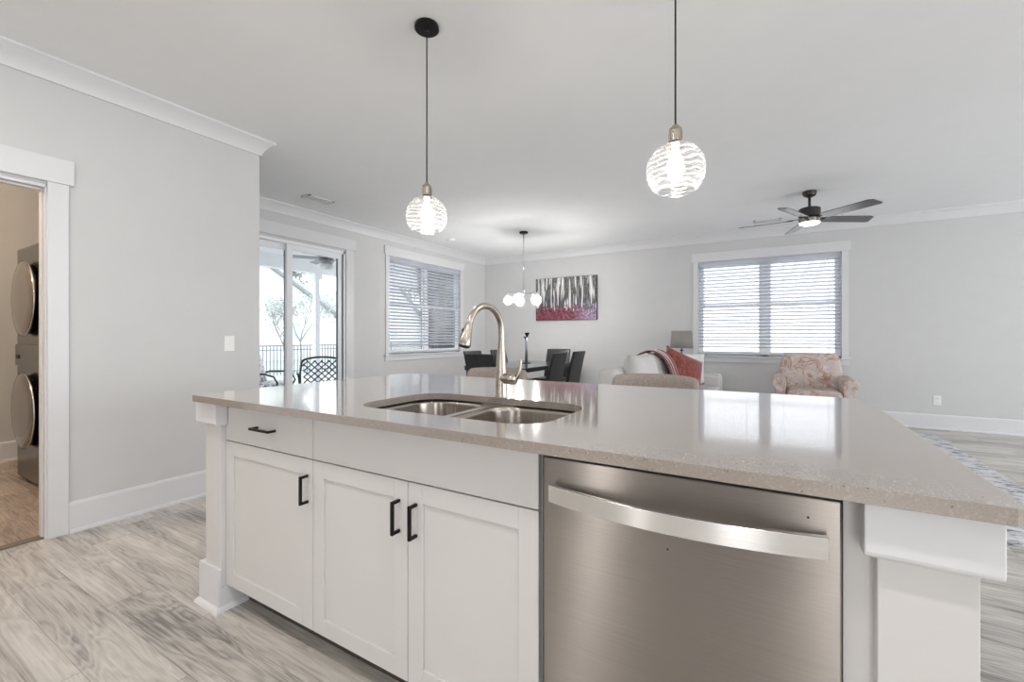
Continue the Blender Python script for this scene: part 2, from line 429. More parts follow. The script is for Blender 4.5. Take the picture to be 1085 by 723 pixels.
struct('wall_back', B((XF-.12, BX0, YB, YB+.12, 0, H), (BX0, BX1, YB, YB+.12, 0, BZ0), (BX0, BX1, YB, YB+.12, BZ1, H), (BX1, XR+.12, YB, YB+.12, 0, H)), WALL)
struct('wall_right', B((XR, XR+.12, YK, -.95, 0, H), (XR, XR+.12, -.95, 2.55, 0, .45), (XR, XR+.12, -.95, 2.55, 2.42, H), (XR, XR+.12, 2.55, 3.45, 0, H),
     (XR, XR+.12, 3.45, 6.95, 0, .45), (XR, XR+.12, 3.45, 6.95, 2.42, H), (XR, XR+.12, 6.95, YB, 0, H)), WALL)
struct('wall_kitchen', B((XL, -1.57, YK-.12, YK, 0, H), (-1.57, -1.38, YK-.12, YK, 0, .2), (-1.57, -1.38, YK-.12, YK, 2.2, H), (-1.38, .28, YK-.12, YK, 0, H),
     (.28, 1.16, YK-.12, YK, 0, .12), (.28, 1.16, YK-.12, YK, 2.2, H), (1.16, XR, YK-.12, YK, 0, H)), WALL)

# crown moulding all round the room
cp = [(0, H-.115), (.012, H-.115), (.016, H-.098), (.03, H-.07), (.055, H-.035), (.08, H-.018), (.088, H-.012), (.09, H), (0, H)]
bm = bmesh.new(); sweep(bm, cp, [(XL, YK), (XL, YC), (XF, YC), (XF, YB), (XR, YB), (XR, YK)], closed=True)
struct('trim_1', bm, TRIM, smooth=True, auto=35)
bp_ = [(0, 0), (.03, 0), (.03, .012), (.022, .02), (.016, .022), (.016, .165), (.012, .178), (.004, .184), (0, .184)]
def base(name, path):
    bm = bmesh.new(); sweep(bm, bp_, path); struct(name, bm, TRIM)
base('baseboard_left', [(XL, .895), (XL, YC), (XF, YC), (XF, DY0-.16)])
base('baseboard_far', [(XF, DY1+.16), (XF, YB)])
base('baseboard_back', [(XF, YB), (XR, YB), (XR, YK)])
base('baseboard_laundry', [(-6.13, -.9), (-6.13, 1.905), (XL-.115, 1.905)])

# laundry door opening: jamb, stop and flat casing
d1 = sempty('door_1', (XL, OY1, 0))
obj('jamb', B((XL-.115, XL, OY1-.018, OY1, 0, OZ), (XL-.115, XL, OY0, OY0+.018, 0, OZ), (XL-.115, XL, OY0, OY1, OZ-.018, OZ),
    (XL-.075, XL-.04, OY1-.024, OY1-.018, 0, OZ-.018), (XL-.075, XL-.04, OY0, OY1, OZ-.030, OZ-.018)), TRIM, d1, world=True, bevel=.002)
obj('casing', B((XL, XL+.019, OY1-.012, .894, 0, 2.05), (XL, XL+.019, OY0-.12, OY0-.005, 0, 2.05)), TRIM, d1, world=True, bevel=.0015)
obj('head_casing', B(XL, XL+.026, OY0-.14, .916, 2.05, 2.192), TRIM, d1, world=True, bevel=.0015)
obj('threshold', B(XL-.085, XL-.02, OY0, OY1-.018, 0, .008), plain('threshold_strip', (120, 108, 98), .4), d1, world=True, bevel=.003)

# ---- windows.  f(a, n, z) -> world; a along the wall, n into the room
def fbox(bm, f, a0, a1, n0, n1, z0, z1):
    p = f(a0, n0), f(a1, n1)
    x0, x1 = sorted((p[0][0], p[1][0])); y0, y1 = sorted((p[0][1], p[1][1])); box(bm, x0, x1, y0, y1, z0, z1)
fL = lambda a, n: (XF+n, a)
fB = lambda a, n: (a, YB-n)
def window(name, f, a0, a1, z0, z1, label, tiltsign):
    r = sempty(name, (*f((a0+a1)/2, 0), z0))
    am = (a0+a1)/2; zm = z0+(z1-z0)*.53
    bm = bmesh.new(); fbox(bm, f, a0-.075, a0, 0, .019, z0, z1+.008); fbox(bm, f, a1, a1+.075, 0, .019, z0, z1+.008)
    obj('casing', bm, TRIM, r, world=True, bevel=.0015)
    bm = bmesh.new(); fbox(bm, f, a0-.10, a1+.10, 0, .026, z1+.008, z1+.145)
    obj('head_casing', bm, TRIM, r, world=True, bevel=.0015)
    bm = bmesh.new(); fbox(bm, f, a0-.10, a1+.10, -.06, .045, z0-.022, z0)
    obj('sill', bm, TRIM, r, world=True, bevel=.004)
    bm = bmesh.new(); fbox(bm, f, a0-.085, a1+.085, 0, .018, z0-.095, z0-.022)
    obj('apron', bm, TRIM, r, world=True, bevel=.0015)
    bm = bmesh.new()
    for q in ((a0, a0+.03), (a1-.03, a1), (am-.04, am+.04)): fbox(bm, f, *q, -.12, -.05, z0, z1)
    fbox(bm, f, a0, a1, -.12, -.05, z0, z0+.03); fbox(bm, f, a0, a1, -.12, -.05, z1-.03, z1)
    obj('window_frame', bm, VINYL, r, world=True)
    for u0, u1 in ((a0+.03, am-.04), (am+.04, a1-.03)):
        for k, (q0, q1) in enumerate(((z0+.03, zm+.02), (zm-.02, z1-.03))):
            nn = -.085-.02*k
            bm = bmesh.new(); s = .038
            fbox(bm, f, u0, u0+s, nn, nn+.022, q0, q1); fbox(bm, f, u1-s, u1, nn, nn+.022, q0, q1)
            fbox(bm, f, u0+s, u1-s, nn, nn+.022, q0, q0+s); fbox(bm, f, u0+s, u1-s, nn, nn+.022, q1-s, q1)
            sh = obj('sash', bm, VINYL, r, world=True)
            bm = bmesh.new(); fbox(bm, f, u0+s, u1-s, nn+.009, nn+.013, q0+s, q1-s); obj('pane', bm, PANE, sh, world=True)
    # blind
    b = thing('window_blind', label, 'blind', (*f(am, -.025), z0))
    bm = bmesh.new(); fbox(bm, f, a0+.006, a1-.006, -.045, .004, z1-.065, z1-.004); obj('headrail', bm, BLIND, b, world=True, bevel=.004)
    bm = bmesh.new(); pitch = .0515; n = int((z1-.08-z0-.05)/pitch); ang = R(28)*tiltsign
    for i in range(n):
        z = z1-.085-i*pitch
        c = 6; top = []; bot = []
        for j in range(c+1):
            s = -1+2*j/c; nn = -.022+s*.024*math.cos(ang); zz = z+s*.024*math.sin(ang)+.003*(1-s*s)
            top.append([bm.verts.new((*f(a, nn), zz+.0014)) for a in (a0+.010, a1-.010)])
            bot.append([bm.verts.new((*f(a, nn), zz-.0014)) for a in (a0+.010, a1-.010)])
        for j in range(c):
            bm.faces.new((top[j][0], top[j][1], top[j+1][1], top[j+1][0])); bm.faces.new((bot[j][0], bot[j+1][0], bot[j+1][1], bot[j][1]))
        bm.faces.new((top[0][0], bot[0][0], bot[0][1], top[0][1])); bm.faces.new((top[c][0], top[c][1], bot[c][1], bot[c][0]))
        for e in (0, 1): bm.faces.new([t[e] for t in top]+[t[e] for t in reversed(bot)])
    o = obj('slats', bm, BLIND, b, world=True, smooth=True, auto=40)
    bm = bmesh.new(); fbox(bm, f, a0+.010, a1-.010, -.046, .002, z0+.022, z0+.044); obj('bottom_rail', bm, BLIND, b, world=True, bevel=.004)
    bm = bmesh.new()
    for a in (a0+.14, a0+(a1-a0)*.37, a0+(a1-a0)*.63, a1-.14):
        fbox(bm, f, a-.0015, a+.0015, .003, .0045, z0+.03, z1-.06); fbox(bm, f, a-.0015, a+.0015, -.0485, -.047, z0+.03, z1-.06)
    obj('ladder_cord', bm, BLIND, b, world=True)
    bm = bmesh.new(); p = f(a0+.09, .014); tube(bm, [(*p, z1-.06), (*p, z1-.72)], .004, 8); obj('tilt_wand', bm, BLIND, b, world=True, smooth=True)
window('window_1', fL, WY0, WY1, WZ0, WZ1, 'white slatted blind hanging in the dining window beside the sliding door', 1)
window('window_2', fB, BX0, BX1, BZ0, BZ1, 'wide white slatted blind in the living room window behind the armchair', 1)

# ---- sliding patio door
d2 = sempty('door_2', (XF, (DY0+DY1)/2, 0))
bm = bmesh.new(); fbox(bm, fL, DY1+.004, DY1+.135, 0, .019, 0, DZ+.03); fbox(bm, fL, DY0-.135, DY0-.004, 0, .019, 0, DZ+.03); obj('casing', bm, TRIM, d2, world=True, bevel=.0015)
bm = bmesh.new(); fbox(bm, fL, DY0-.15, DY1+.16, 0, .026, DZ+.03, DZ+.18); obj('head_casing', bm, TRIM, d2, world=True, bevel=.0015)
bm = bmesh.new(); fbox(bm, fL, DY1-.03, DY1, -.12, 0, 0, DZ); fbox(bm, fL, DY0, DY0+.03, -.12, 0, 0, DZ); fbox(bm, fL, DY0, DY1, -.12, 0, DZ-.035, DZ); fbox(bm, fL, DY0, DY1, -.12, 0, 0, .025)
obj('door_frame', bm, VINYL, d2, world=True)
ym = (DY0+DY1)/2+.12
for k, (a0, a1, nn) in enumerate(((DY0+.03, ym+.045, -.10), (ym-.045, DY1-.03, -.055))):
    bm = bmesh.new(); s = .075
    fbox(bm, fL, a0, a0+s, nn, nn+.04, .025, DZ-.035); fbox(bm, fL, a1-s, a1, nn, nn+.04, .025, DZ-.035)
    fbox(bm, fL, a0+s, a1-s, nn, nn+.04, .025, .14); fbox(bm, fL, a0+s, a1-s, nn, nn+.04, DZ-.11, DZ-.035)
    pn = obj('door_panel', bm, VINYL, d2, world=True, bevel=.003)
    bm = bmesh.new(); fbox(bm, fL, a0+s, a1-s, nn+.017, nn+.023, .14, DZ-.11); obj('pane', bm, PANE, pn, world=True)
    bm = bmesh.new(); fbox(bm, fL, a1-s-.006, a1-s, nn+.006, nn+.041, .14, DZ-.11); obj('gasket', bm, plain('gasket_grey', (120, 124, 132), .5), pn, world=True)
bm = bmesh.new(); fbox(bm, fL, DY1-.03-.012, DY1-.03, -.05, .002, .03, DZ-.04); obj('weatherstrip', bm, plain('weatherstrip_grey', (96, 98, 104), .6), d2, world=True)

# ---- ceiling vents, detector, switch, outlet
VENTB = plain('vent_dark', (70, 70, 72), .6)
def vent(cx, cy, sx, sy, label):
    t = thing('ceiling_vent', label, 'vent', (cx, cy, H))
    obj('backing', B(-sx/2+.02, sx/2-.02, -sy/2+.02, sy/2-.02, -.004, 0), VENTB, t)
    bm = B((-sx/2, sx/2, -sy/2, -sy/2+.025, -.01, 0), (-sx/2, sx/2, sy/2-.025, sy/2, -.01, 0), (-sx/2, -sx/2+.025, -sy/2, sy/2, -.01, 0), (sx/2-.025, sx/2, -sy/2, sy/2, -.01, 0))
    obj('frame', bm, TRIM, t)
    bm = bmesh.new(); n = 5
    for i in range(n):
        if sx > sy: y = -sy/2+.025+(i+.5)*(sy-.05)/n; box(bm, -sx/2+.025, sx/2-.025, y-.002, y+.002, -.012, -.002)
        else: x = -sx/2+.025+(i+.5)*(sx-.05)/n; box(bm, x-.002, x+.002, -sy/2+.025, sy/2-.025, -.012, -.002)
    obj('louvre', bm, TRIM, t)
vent(-4.47, 3.2, .15, .33, 'white ceiling vent with a dark grille near the sliding door')
vent(-.03, 6.9, .33, .14, 'pale ceiling vent left of the ceiling fan, near the back wall')
bm = bmesh.new(); lathe(bm, [(.065, 0), (.065, -.018), (.055, -.032), (.02, -.034)], 28)
o = obj('smoke_detector', bm, WHITEP, smooth=True, auto=30); o.location = (-4.45, 5.6, H)
tag(o, 'small round white detector on the ceiling above the dining window', 'smoke detector')
t = thing('light_switch', 'white light switch plate on the grey wall right of the laundry door', 'switch', (XL, 1.789, 1.11))
obj('wall_plate', B(0, .006, -.036, .036, -.058, .058), WHITEP, t, bevel=.002)
obj('toggle', B(.006, .012, -.008, .008, -.016, .016), WHITEP, t, bevel=.002)
t = thing('wall_outlet', 'white power outlet low on the back wall right of the armchair', 'outlet', (1.815, YB, .36))
obj('wall_plate', B(-.036, .036, -.006, 0, -.058, .058), WHITEP, t, bevel=.002)
for z in (-.024, .024):
    s_ = obj('socket', B(-.016, .016, -.009, -.006, z-.014, z+.014), plain('socket_white', (225, 225, 223), .4), t, bevel=.002)

# ================================================================ OUTSIDE
LAWN = plain('lawn_grass', (186, 190, 178), .9, var=.2, scale=3)
CONC = plain('porch_concrete', (196, 194, 190), .8, var=.06, scale=4)
HWALL = plain('house_siding', (226, 226, 222), .8, var=.02)
HROOF = plain('house_shingle', (184, 186, 192), .9, var=.12, scale=9)
LEAF = plain('tree_leaves', (176, 182, 178), .8, var=.3, scale=5)
BARK = plain('tree_bark', (160, 154, 150), .9)
struct('lawn', B(-70, -8.1, -20, 60, -.5, -.35), LAWN)
struct('porch_floor', B(-8.1, XF-.12, 1.2, 9.0, -.35, -.03), CONC)
struct('porch_ceiling', B((-8.1, XF-.12, 1.2, 9.0, 2.62, 2.75), (-7.62, -7.45, 1.2, 9.0, 2.38, 2.62)), VINYL)
for k, y in enumerate((5.35, 8.6)):
    t = thing('porch_post', ['white square porch post seen through the right glass panel', 'white square porch post beyond the dining window'][k], 'post', (-7.53, y, -.03), group='porch posts')
    obj('shaft', B(-.045, .045, -.045, .045, 0, 2.41), VINYL, t); obj('base', B(-.085, .085, -.085, .085, 0, .14), VINYL, t, bevel=.005); obj('cap', B(-.08, .08, -.08, .08, 2.3, 2.41), VINYL, t, bevel=.005)
# garden fence
t = thing('garden_fence', 'dark metal picket fence along the far edge of the garden', 'fence', (-16.5, 12, -.35))
FEN = plain('fence_metal', (112, 116, 124), .5, .3)
obj('rail', B((-.02, .02, -12, 12, 1.14, 1.18), (-.02, .02, -12, 12, .98, 1.01), (-.02, .02, -12, 12, .12, .15)), FEN, t)
bm = bmesh.new()
for i in range(170): box(bm, -.012, .012, -12+i*.1412-.011, -12+i*.1412+.011, .02, 1.15)
o = obj('picket', bm, FEN, t); o['kind'] = 'stuff'
for i in range(10): obj('fence_post', B(-.02, .02, -12+i*2.66-.02, -12+i*2.66+.02, 0, 1.25), FEN, t)
def house(name, label, x, y0, y1, yr, ze, zr, dep):
    t = thing(name, label, 'house', (x, (y0+y1)/2, -.35))
    bm = bmesh.new()
    pr = [(y0, -.35), (y1, -.35), (y1, ze), (yr, zr), (y0, ze)]
    a = [bm.verts.new((x, *p)) for p in pr]; b = [bm.verts.new((x-dep, *p)) for p in pr]
    bm.faces.new(a); bm.faces.new(b)
    for i in range(5): bm.faces.new((a[i], a[(i+1) % 5], b[(i+1) % 5], b[i]))
    obj('wall', bm, HWALL, t, world=True)
    bm = bmesh.new()
    for ye, s in ((y0, -1), (y1, 1)):
        sl = (zr-ze)/abs(yr-ye); ov = .5; v = []
        for xx in (x+.5, x-dep-.5):
            for (yy, zz) in ((yr, zr+.05), (ye+s*ov, ze-sl*ov+.05)):
                v += [bm.verts.new((xx, yy, zz)), bm.verts.new((xx, yy, zz+.25))]
        for q in ((0, 2, 3, 1), (4, 5, 7, 6), (0, 1, 5, 4), (2, 6, 7, 3), (0, 4, 6, 2), (1, 3, 7, 5)): bm.faces.new([v[i] for i in q])
    obj('roof', bm, HROOF, t, world=True)
    for yy in (y0+(y1-y0)*.28, y0+(y1-y0)*.7):
        wv = obj('window', B(x, x+.06, yy-.6, yy+.6, .9, 2.2), VINYL, t, world=True)
        obj('pane', B(x+.06, x+.08, yy-.5, yy+.5, 1.0, 2.1), plain('house_glass', (196, 204, 212), .1), wv, world=True)
    return t
house('house', 'pale neighbouring house with a grey gable roof beyond the garden fence', -27, 10.5, 20.6, 15.2, 2.75, 5.9, 12)
house('house', 'second pale house with a low roof, partly behind the gabled house', -40, 28, 44, 40, 3.6, 7.2, 12)
def tree(label, x, y, h, cr, nl, ls, seed, th=1):
    rnd = random.Random(seed); t = thing('tree', label, 'tree', (x, y, -.35))
    bm = bmesh.new(); tips = []
    def br(p, d, L, r, dep):
        q = p+d*L; tube(bm, [p, p.lerp(q, .5)+Vector((rnd.uniform(-1, 1), rnd.uniform(-1, 1), 0))*L*.06, q], [r, r*.8, r*.6], 6); tips.append(q)
        if dep:
            for _ in range(3):
                e = (d+Vector((rnd.uniform(-.8, .8), rnd.uniform(-.8, .8), rnd.uniform(.1, .5)))).normalized(); br(q, e, L*.68, r*.55, dep-1)
    br(Vector((0, 0, 0)), Vector((0, 0, 1)), h*.38, h*.018, 4); obj('trunk', bm, BARK, t)
    bm = bmesh.new()
    for _ in range(nl):
        c = rnd.choice(tips[4:])+Vector([rnd.gauss(0, cr) for _ in range(3)])
        a = Vector([rnd.gauss(0, 1) for _ in range(3)]).normalized(); b = a.orthogonal().normalized(); c2 = a.cross(b)
        bm.faces.new([bm.verts.new(c+b*ls), bm.verts.new(c+c2*ls*.5), bm.verts.new(c-b*ls), bm.verts.new(c-c2*ls*.5)])
    o = obj('leaves', bm, LEAF, t); o['kind'] = 'stuff'
tree('slender young garden tree with thin branches seen through the left glass panel', -12.6, 7.9, 2.5, .14, 500, .045, 3)
tree('young garden tree beyond the fence, just left of the porch post', -18.6, 12.4, 3.4, .2, 500, .06, 5)
tree('tall full tree rising behind the neighbouring roofs', -58, 34, 14, 1.2, 3500, .35, 9)
tree('tall tree far off to the right behind the second pale house', -60, 60, 14, 1.2, 3000, .35, 12)
# patio chairs
PMET = plain('patio_metal', (58, 58, 66), .45, .4)
PCUSH = N('patio_cushion'); _f = PCUSH.noise(PCUSH.obj(), 14, 3, .6, 1.5)
PCUSH.l(PCUSH.ramp(_f, [(.42, lin((90, 92, 104))), (.48, lin((215, 215, 218))), (.58, lin((225, 225, 226)))]), PCUSH.b.inputs['Base Color']); PCUSH = PCUSH.m
def patio_chair(loc, rz, label, cushion, g):
    t = thing('patio_chair', label, 'chair', loc, rz, g)
    # local: faces +x, width along y
    W = .29
    bm = bmesh.new()
    for s in (-1, 1): tube(bm, [(-.22, s*W, .40), (-.28, s*W, .66), (-.33, s*(W-.02), .82)], .014, 8)
    pts = [(-.33, W-.02, .82)]+[(-.345, (W-.02)*math.cos(PI*i/10), .82+.07*math.sin(PI*i/10)) for i in range(1, 10)]+[(-.33, -(W-.02), .82)]
    tube(bm, pts, .016, 8); tube(bm, [(-.235, W, .46), (-.235, -W, .46)], .012, 8)
    obj('back_frame', bm, PMET, t, smooth=True)
    bm = bmesh.new(); n = 6
    for i in range(-6, n+6):
        for s in (1, -1):
            ps = []
            for j in range(9):
                v = j/8; yy = -W+2*W*(i/n)+s*v*.40*W/.29
                if -W+.01 <= yy <= W-.01:
                    top = .82+.05*math.sin(PI*(yy+W)/(2*W)) if False else .84
                    zz = .46+v*(top-.46); ps.append((-.24-(zz-.46)*.26, yy, zz))
            if len(ps) > 1: tube(bm, ps, .009, 5)
    obj('lattice', bm, PMET, t)
    obj('seat', B(-.24, .27, -W, W, .38, .41), PMET, t, bevel=.01)
    if cushion:
        obj('cushion', B(-.22, .28, -W+.01, W-.01, .41, .50), PCUSH, t, smooth=True, bevel=.03, seg=3)
        bm = bmesh.new(); pillow(bm, .54, .52, .15, Matrix.Translation((-.19, 0, .70)) @ Matrix.Rotation(R(-14), 4, 'Y') @ Matrix.Rotation(PI/2, 4, 'Z')); obj('back_cushion', bm, PCUSH, t, smooth=True)
    for s in (-1, 1):
        bm = bmesh.new(); tube(bm, [(-.27, s*(W+.02), .60), (-.1, s*(W+.04), .64), (.12, s*(W+.04), .64), (.24, s*(W+.03), .60), (.29, s*(W+.02), .5), (.24, s*(W+.01), .40)], .014, 8)
        obj('arm', bm, PMET, t, smooth=True)
        for x in (-.22, .24):
            bm = bmesh.new(); tube(bm, [(x, s*(W-.01), .40), (x*1.12, s*(W+.01), 0)], .014, 8); obj('leg', bm, PMET, t, smooth=True)
patio_chair((-6.02, 4.36, -.03), R(146), 'dark metal patio chair with a lattice back seen through the right glass panel', False, 'patio chairs')
patio_chair((-6.65, 3.88, -.03), R(35), 'dark metal patio armchair with patterned cushions seen through the left glass panel', True, 'patio chairs')
# porch ceiling fan
t = thing('porch_fan', 'grey caged porch ceiling fan seen through the top of the sliding door', 'ceiling fan', (-6.15, 4.56, 2.62))
PG = plain('porch_fan_grey', (140, 144, 150), .4, .5)
bm = bmesh.new(); lathe(bm, [(.06, 0), (.06, -.03), (.015, -.05), (.015, -.16), (.10, -.17), (.12, -.24), (.09, -.28)], 20); obj('motor', bm, PG, t, smooth=True, auto=30)
bm = bmesh.new(); lathe(bm, [(.08, -.28), (.11, -.33), (.07, -.38)], 20); obj('light_bowl', bm, WHITEP, t, smooth=True)
for k in range(5):
    a = R(20+72*k); M = Matrix.Rotation(a, 4, 'Z') @ Matrix.Translation((.1, 0, -.2)) @ Matrix.Rotation(R(10), 4, 'X')
    bm = B(0, .52, -.06, .06, -.004, .004); bmesh.ops.transform(bm, matrix=M, verts=bm.verts); obj('blade', bm, PG, t)

# ================================================================ LAUNDRY STACK
LX, LY = -4.972, 1.03
t = thing('washer_dryer_tower', 'tall dark grey washer dryer tower with two round doors in the laundry room', 'washer dryer', (LX, LY+.37, 0))
obj('cabinet', B(LX-.343, LX+.343, LY, LY+.74, .03, 1.875), DRYER, t, world=True, bevel=.012)
for sx in (-.28, .28):
    for y in (LY+.06, LY+.68):
        bm = bmesh.new(); cyl(bm, (LX+sx, y, 0), .025, .03); obj('foot', bm, DARK, t, world=True)
obj('control_panel', B(LX-.335, LX+.335, LY-.012, LY, .93, 1.10), DRYER, t, world=True, bevel=.005)
obj('display', B(LX-.3, LX-.22, LY-.016, LY-.012, .985, 1.015), DARK, t, world=True)
My = Matrix.Rotation(PI/2, 3, 'X')
for z in (1.457, .587):
    bm = bmesh.new(); lathe(bm, [(.262, 0), (.28, .015), (.29, .034)], 48, (LX, LY, z), My); dr = obj('door', bm, BLACK, t, smooth=True, auto=30, world=True)
    bm = bmesh.new(); lathe(bm, [(.29, .034), (.291, .040), (.283, .045), (.20, .052), (.08, .056), (.01, .057)], 48, (LX, LY, z), My); obj('door_glass', bm, DRYDOOR, dr, smooth=True, world=True)
    bm = bmesh.new(); lathe(bm, [(.292, .031), (.297, .036), (.292, .042)], 48, (LX, LY, z), My, cap=False); obj('chrome_ring', bm, CHROME, dr, smooth=True, world=True)
l = bpy.data.lights.new('laundry_lamp', 'POINT'); l.energy = 40; l.color = (1, .78, .56); l.shadow_soft_size = .12
o = bpy.data.objects.new('laundry_lamp', l); COL.objects.link(o); o.location = (-4.6, -.2, 2.45)

# ================================================================ ISLAND
CT = .914; CB = .887; CX0, CX1, CY0, CY1 = -2.12, .322, .907, 2.20
bm = bmesh.new()
outer = [bm.verts.new((x, y, CT)) for x, y in rrect(CX0, CX1, CY0, CY1, .022, 5)]
inner = [bm.verts.new((x, y, CT)) for x, y in rrect(-1.305, -.548, 1.062, 1.498, .115, 10)]
es = [bm.edges.new((l_[i], l_[(i+1) % len(l_)])) for l_ in (outer, inner) for i in range(len(l_))]
bmesh.ops.triangle_fill(bm, edges=es, use_beauty=True)
g = bmesh.ops.extrude_face_region(bm, geom=list(bm.faces)); bmesh.ops.translate(bm, vec=(0, 0, CB-CT), verts=[v for v in g['geom'] if isinstance(v, bmesh.types.BMVert)])
o = obj('island_countertop', bm, QUARTZ, bevel=.0025, seg=2)
tag(center(o), 'long taupe speckled quartz countertop on the kitchen island', 'countertop')

# double bowl undermount sink
t = thing('kitchen_sink', 'stainless steel double bowl sink set under the island countertop', 'sink', (-.926, 1.28, .70))
def bowl(x0, x1, y0, y1, r, zt, zb):
    bm = bmesh.new(); prev = None
    for ins, z, rr in ((0, zt, r), (.004, zt-.02, r), (.008, zb+.04, r), (.018, zb+.012, r*.95), (.04, zb, r*.8)):
        ring = [bm.verts.new((x, y, z)) for x, y in rrect(x0+ins, x1-ins, y0+ins, y1-ins, max(.02, rr-ins*.3), 8)]
        if prev:
            for i in range(len(ring)): bm.faces.new((prev[i], prev[(i+1) % len(ring)], ring[(i+1) % len(ring)], ring[i]))
        prev = ring
    bm.faces.new(prev); return bm
for x0, x1 in ((-1.315, -.972), (-.940, -.538)):
    b_ = obj('bowl', bowl(x0, x1, 1.052, 1.508, .10, .8855, .69), SINK, t, smooth=True, world=True, solid=.0015)
    bm = bmesh.new(); lathe(bm, [(.045, 0), (.045, .003), (.03, .004), (.028, 0)], 24, ((x0+x1)/2, 1.33, .692)); obj('drain', bm, CHROME, b_, world=True, smooth=True, auto=30)
bm = bmesh.new()
oo = [bm.verts.new((x, y, .8865)) for x, y in rrect(-1.335, -.518, 1.032, 1.528, .11, 8)]
i1 = [bm.verts.new((x, y, .8865)) for x, y in rrect(-1.315, -.972, 1.052, 1.508, .10, 8)]
i2 = [bm.verts.new((x, y, .8865)) for x, y in rrect(-.940, -.538, 1.052, 1.508, .10, 8)]
es = [bm.edges.new((l_[i], l_[(i+1) % len(l_)])) for l_ in (oo, i1, i2) for i in range(len(l_))]
bmesh.ops.triangle_fill(bm, edges=es, use_beauty=True)
g = bmesh.ops.extrude_face_region(bm, geom=list(bm.faces)); bmesh.ops.translate(bm, vec=(0, 0, -.0015), verts=[v for v in g['geom'] if isinstance(v, bmesh.types.BMVert)])
obj('rim', bm, SINK, t, world=True)

# faucet
FX, FY = -.954, 1.533
t = thing('kitchen_faucet', 'tall brushed nickel gooseneck faucet behind the island sink', 'faucet', (FX, FY, CT))
bm = bmesh.new(); lathe(bm, [(.027, 0), (.027, .004), (.0255, .008), (.0245, .05), (.022, .11), (.0178, .17), (.0150, .215), (.0136, .235)], 36); obj('body', bm, NICKEL, t, smooth=True, auto=40)
sd = Vector((-.12, -1, 0)).normalized()
pts = [Vector((0, 0, .235)), Vector((0, 0, .26))]
for i in range(0, 21):
    a = PI-R(160)*i/20; pts.append(sd*(.098+.098*math.cos(a))+Vector((0, 0, .27+.098*math.sin(a))))
e_ = pts[-1]; d_ = (pts[-1]-pts[-2]).normalized(); pts.append(e_+d_*.006)
bm = bmesh.new(); tube(bm, pts, .0128, 20); obj('gooseneck', bm, NICKEL, t, smooth=True, auto=60)
e_ = pts[-1]; hd = (Vector((sd.x, sd.y, 0))*.33+Vector((0, 0, -1))).normalized()
bm = bmesh.new(); tube(bm, [e_+hd*s for s in (0, .003, .03, .06, .085, .092)], [.0132, .0142, .0172, .0212, .0245, .0225], 24)
sh = obj('spray_head', bm, NICKEL, t, smooth=True, auto=50)
bm = bmesh.new(); tube(bm, [e_+hd*.0915, e_+hd*.0945], .020, 20); obj('nozzle', bm, DARK, sh, smooth=True, auto=40)
sidev = Vector((-.92, -.38, .0)).normalized()
for s0, s1 in ((.022, .034), (.038, .066)):
    bm = bmesh.new(); c0 = e_+hd*s0+sidev*.0165; c1 = e_+hd*s1+sidev*.0195; tube(bm, [c0, c1], .0055, 10); obj('button', bm, BLACK, sh, smooth=True)
bm = bmesh.new(); tube(bm, [(.005, -.004, .075), (.04, -.005, .0755), (.041, -.005, .0755), (.066, -.006, .076), (.074, -.006, .076)], [.019, .021, .0235, .0235, .015], 24); hb = obj('handle_hub', bm, NICKEL, t, smooth=True, auto=50)
bm = bmesh.new(); tube(bm, [(.060, -.004, .070), (.074, -.002, .078), (.083, .001, .098), (.087, .004, .122), (.088, .006, .143), (.089, .006, .152)], [.009, .0085, .0075, .0065, .0055, .004], 14); obj('lever', bm, NICKEL, hb, smooth=True, auto=60)

# cabinets
FYD = .99     # door faces
def shaker(bm, x0, x1, z0, z1, y=FYD, th=.02, st=.058, rec=.008):
    box(bm, x0, x0+st, y, y+th, z0, z1); box(bm, x1-st, x1, y, y+th, z0, z1)
    box(bm, x0+st, x1-st, y, y+th, z0, z0+st); box(bm, x0+st, x1-st, y, y+th, z1-st, z1)
    box(bm, x0+st, x1-st, y+rec, y+th, z0+st, z1-st)
def pull(parent, p, vert=True, L=.103):
    bm = bmesh.new(); r = .0048
    x, z = p; y1 = FYD; y0 = FYD-.030
    if vert: ps = [(x, y1, z+L/2-r), (x, y0, z+L/2-r), (x, y0, z-L/2+r), (x, y1, z-L/2+r)]
    else: ps = [(x-L/2+r, y1, z), (x-L/2+r, y0, z), (x+L/2-r, y0, z), (x+L/2-r, y1, z)]
    if vert:
        box(bm, x-r, x+r, y0-r, y0+r, z-L/2, z+L/2); box(bm, x-r, x+r, y0, y1, z+L/2-2*r, z+L/2); box(bm, x-r, x+r, y0, y1, z-L/2, z-L/2+2*r)
    else:
        box(bm, x-L/2, x+L/2, y0-r, y0+r, z-r, z+r); box(bm, x-L/2, x-L/2+2*r, y0, y1, z-r, z+r); box(bm, x+L/2-2*r, x+L/2, y0, y1, z-r, z+r)
    obj('handle', bm, BLACK, parent, world=True, bevel=.0015)
XC = [-2.004, -1.412, -.504]; gp = .0016
def carcass(x0, x1, t):
    b = B((x0, x1, FYD+.021, 1.62, .10, CB), (x0, x1, FYD+.085, 1.62, 0, .10))
    return b
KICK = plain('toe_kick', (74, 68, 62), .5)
t = thing('base_cabinet', 'narrow white island cabinet with one drawer over one door, beside the left post', 'cabinet', ((XC[0]+XC[1])/2, 1.3, 0), group='white island cabinets')
obj('body', B((XC[0], XC[1]-.001, FYD+.021, 1.62, .10, CB)), CAB, t, world=True); obj('toe_kick', B(XC[0], XC[1]-.001, FYD+.085, 1.6, 0, .10), KICK, t, world=True)
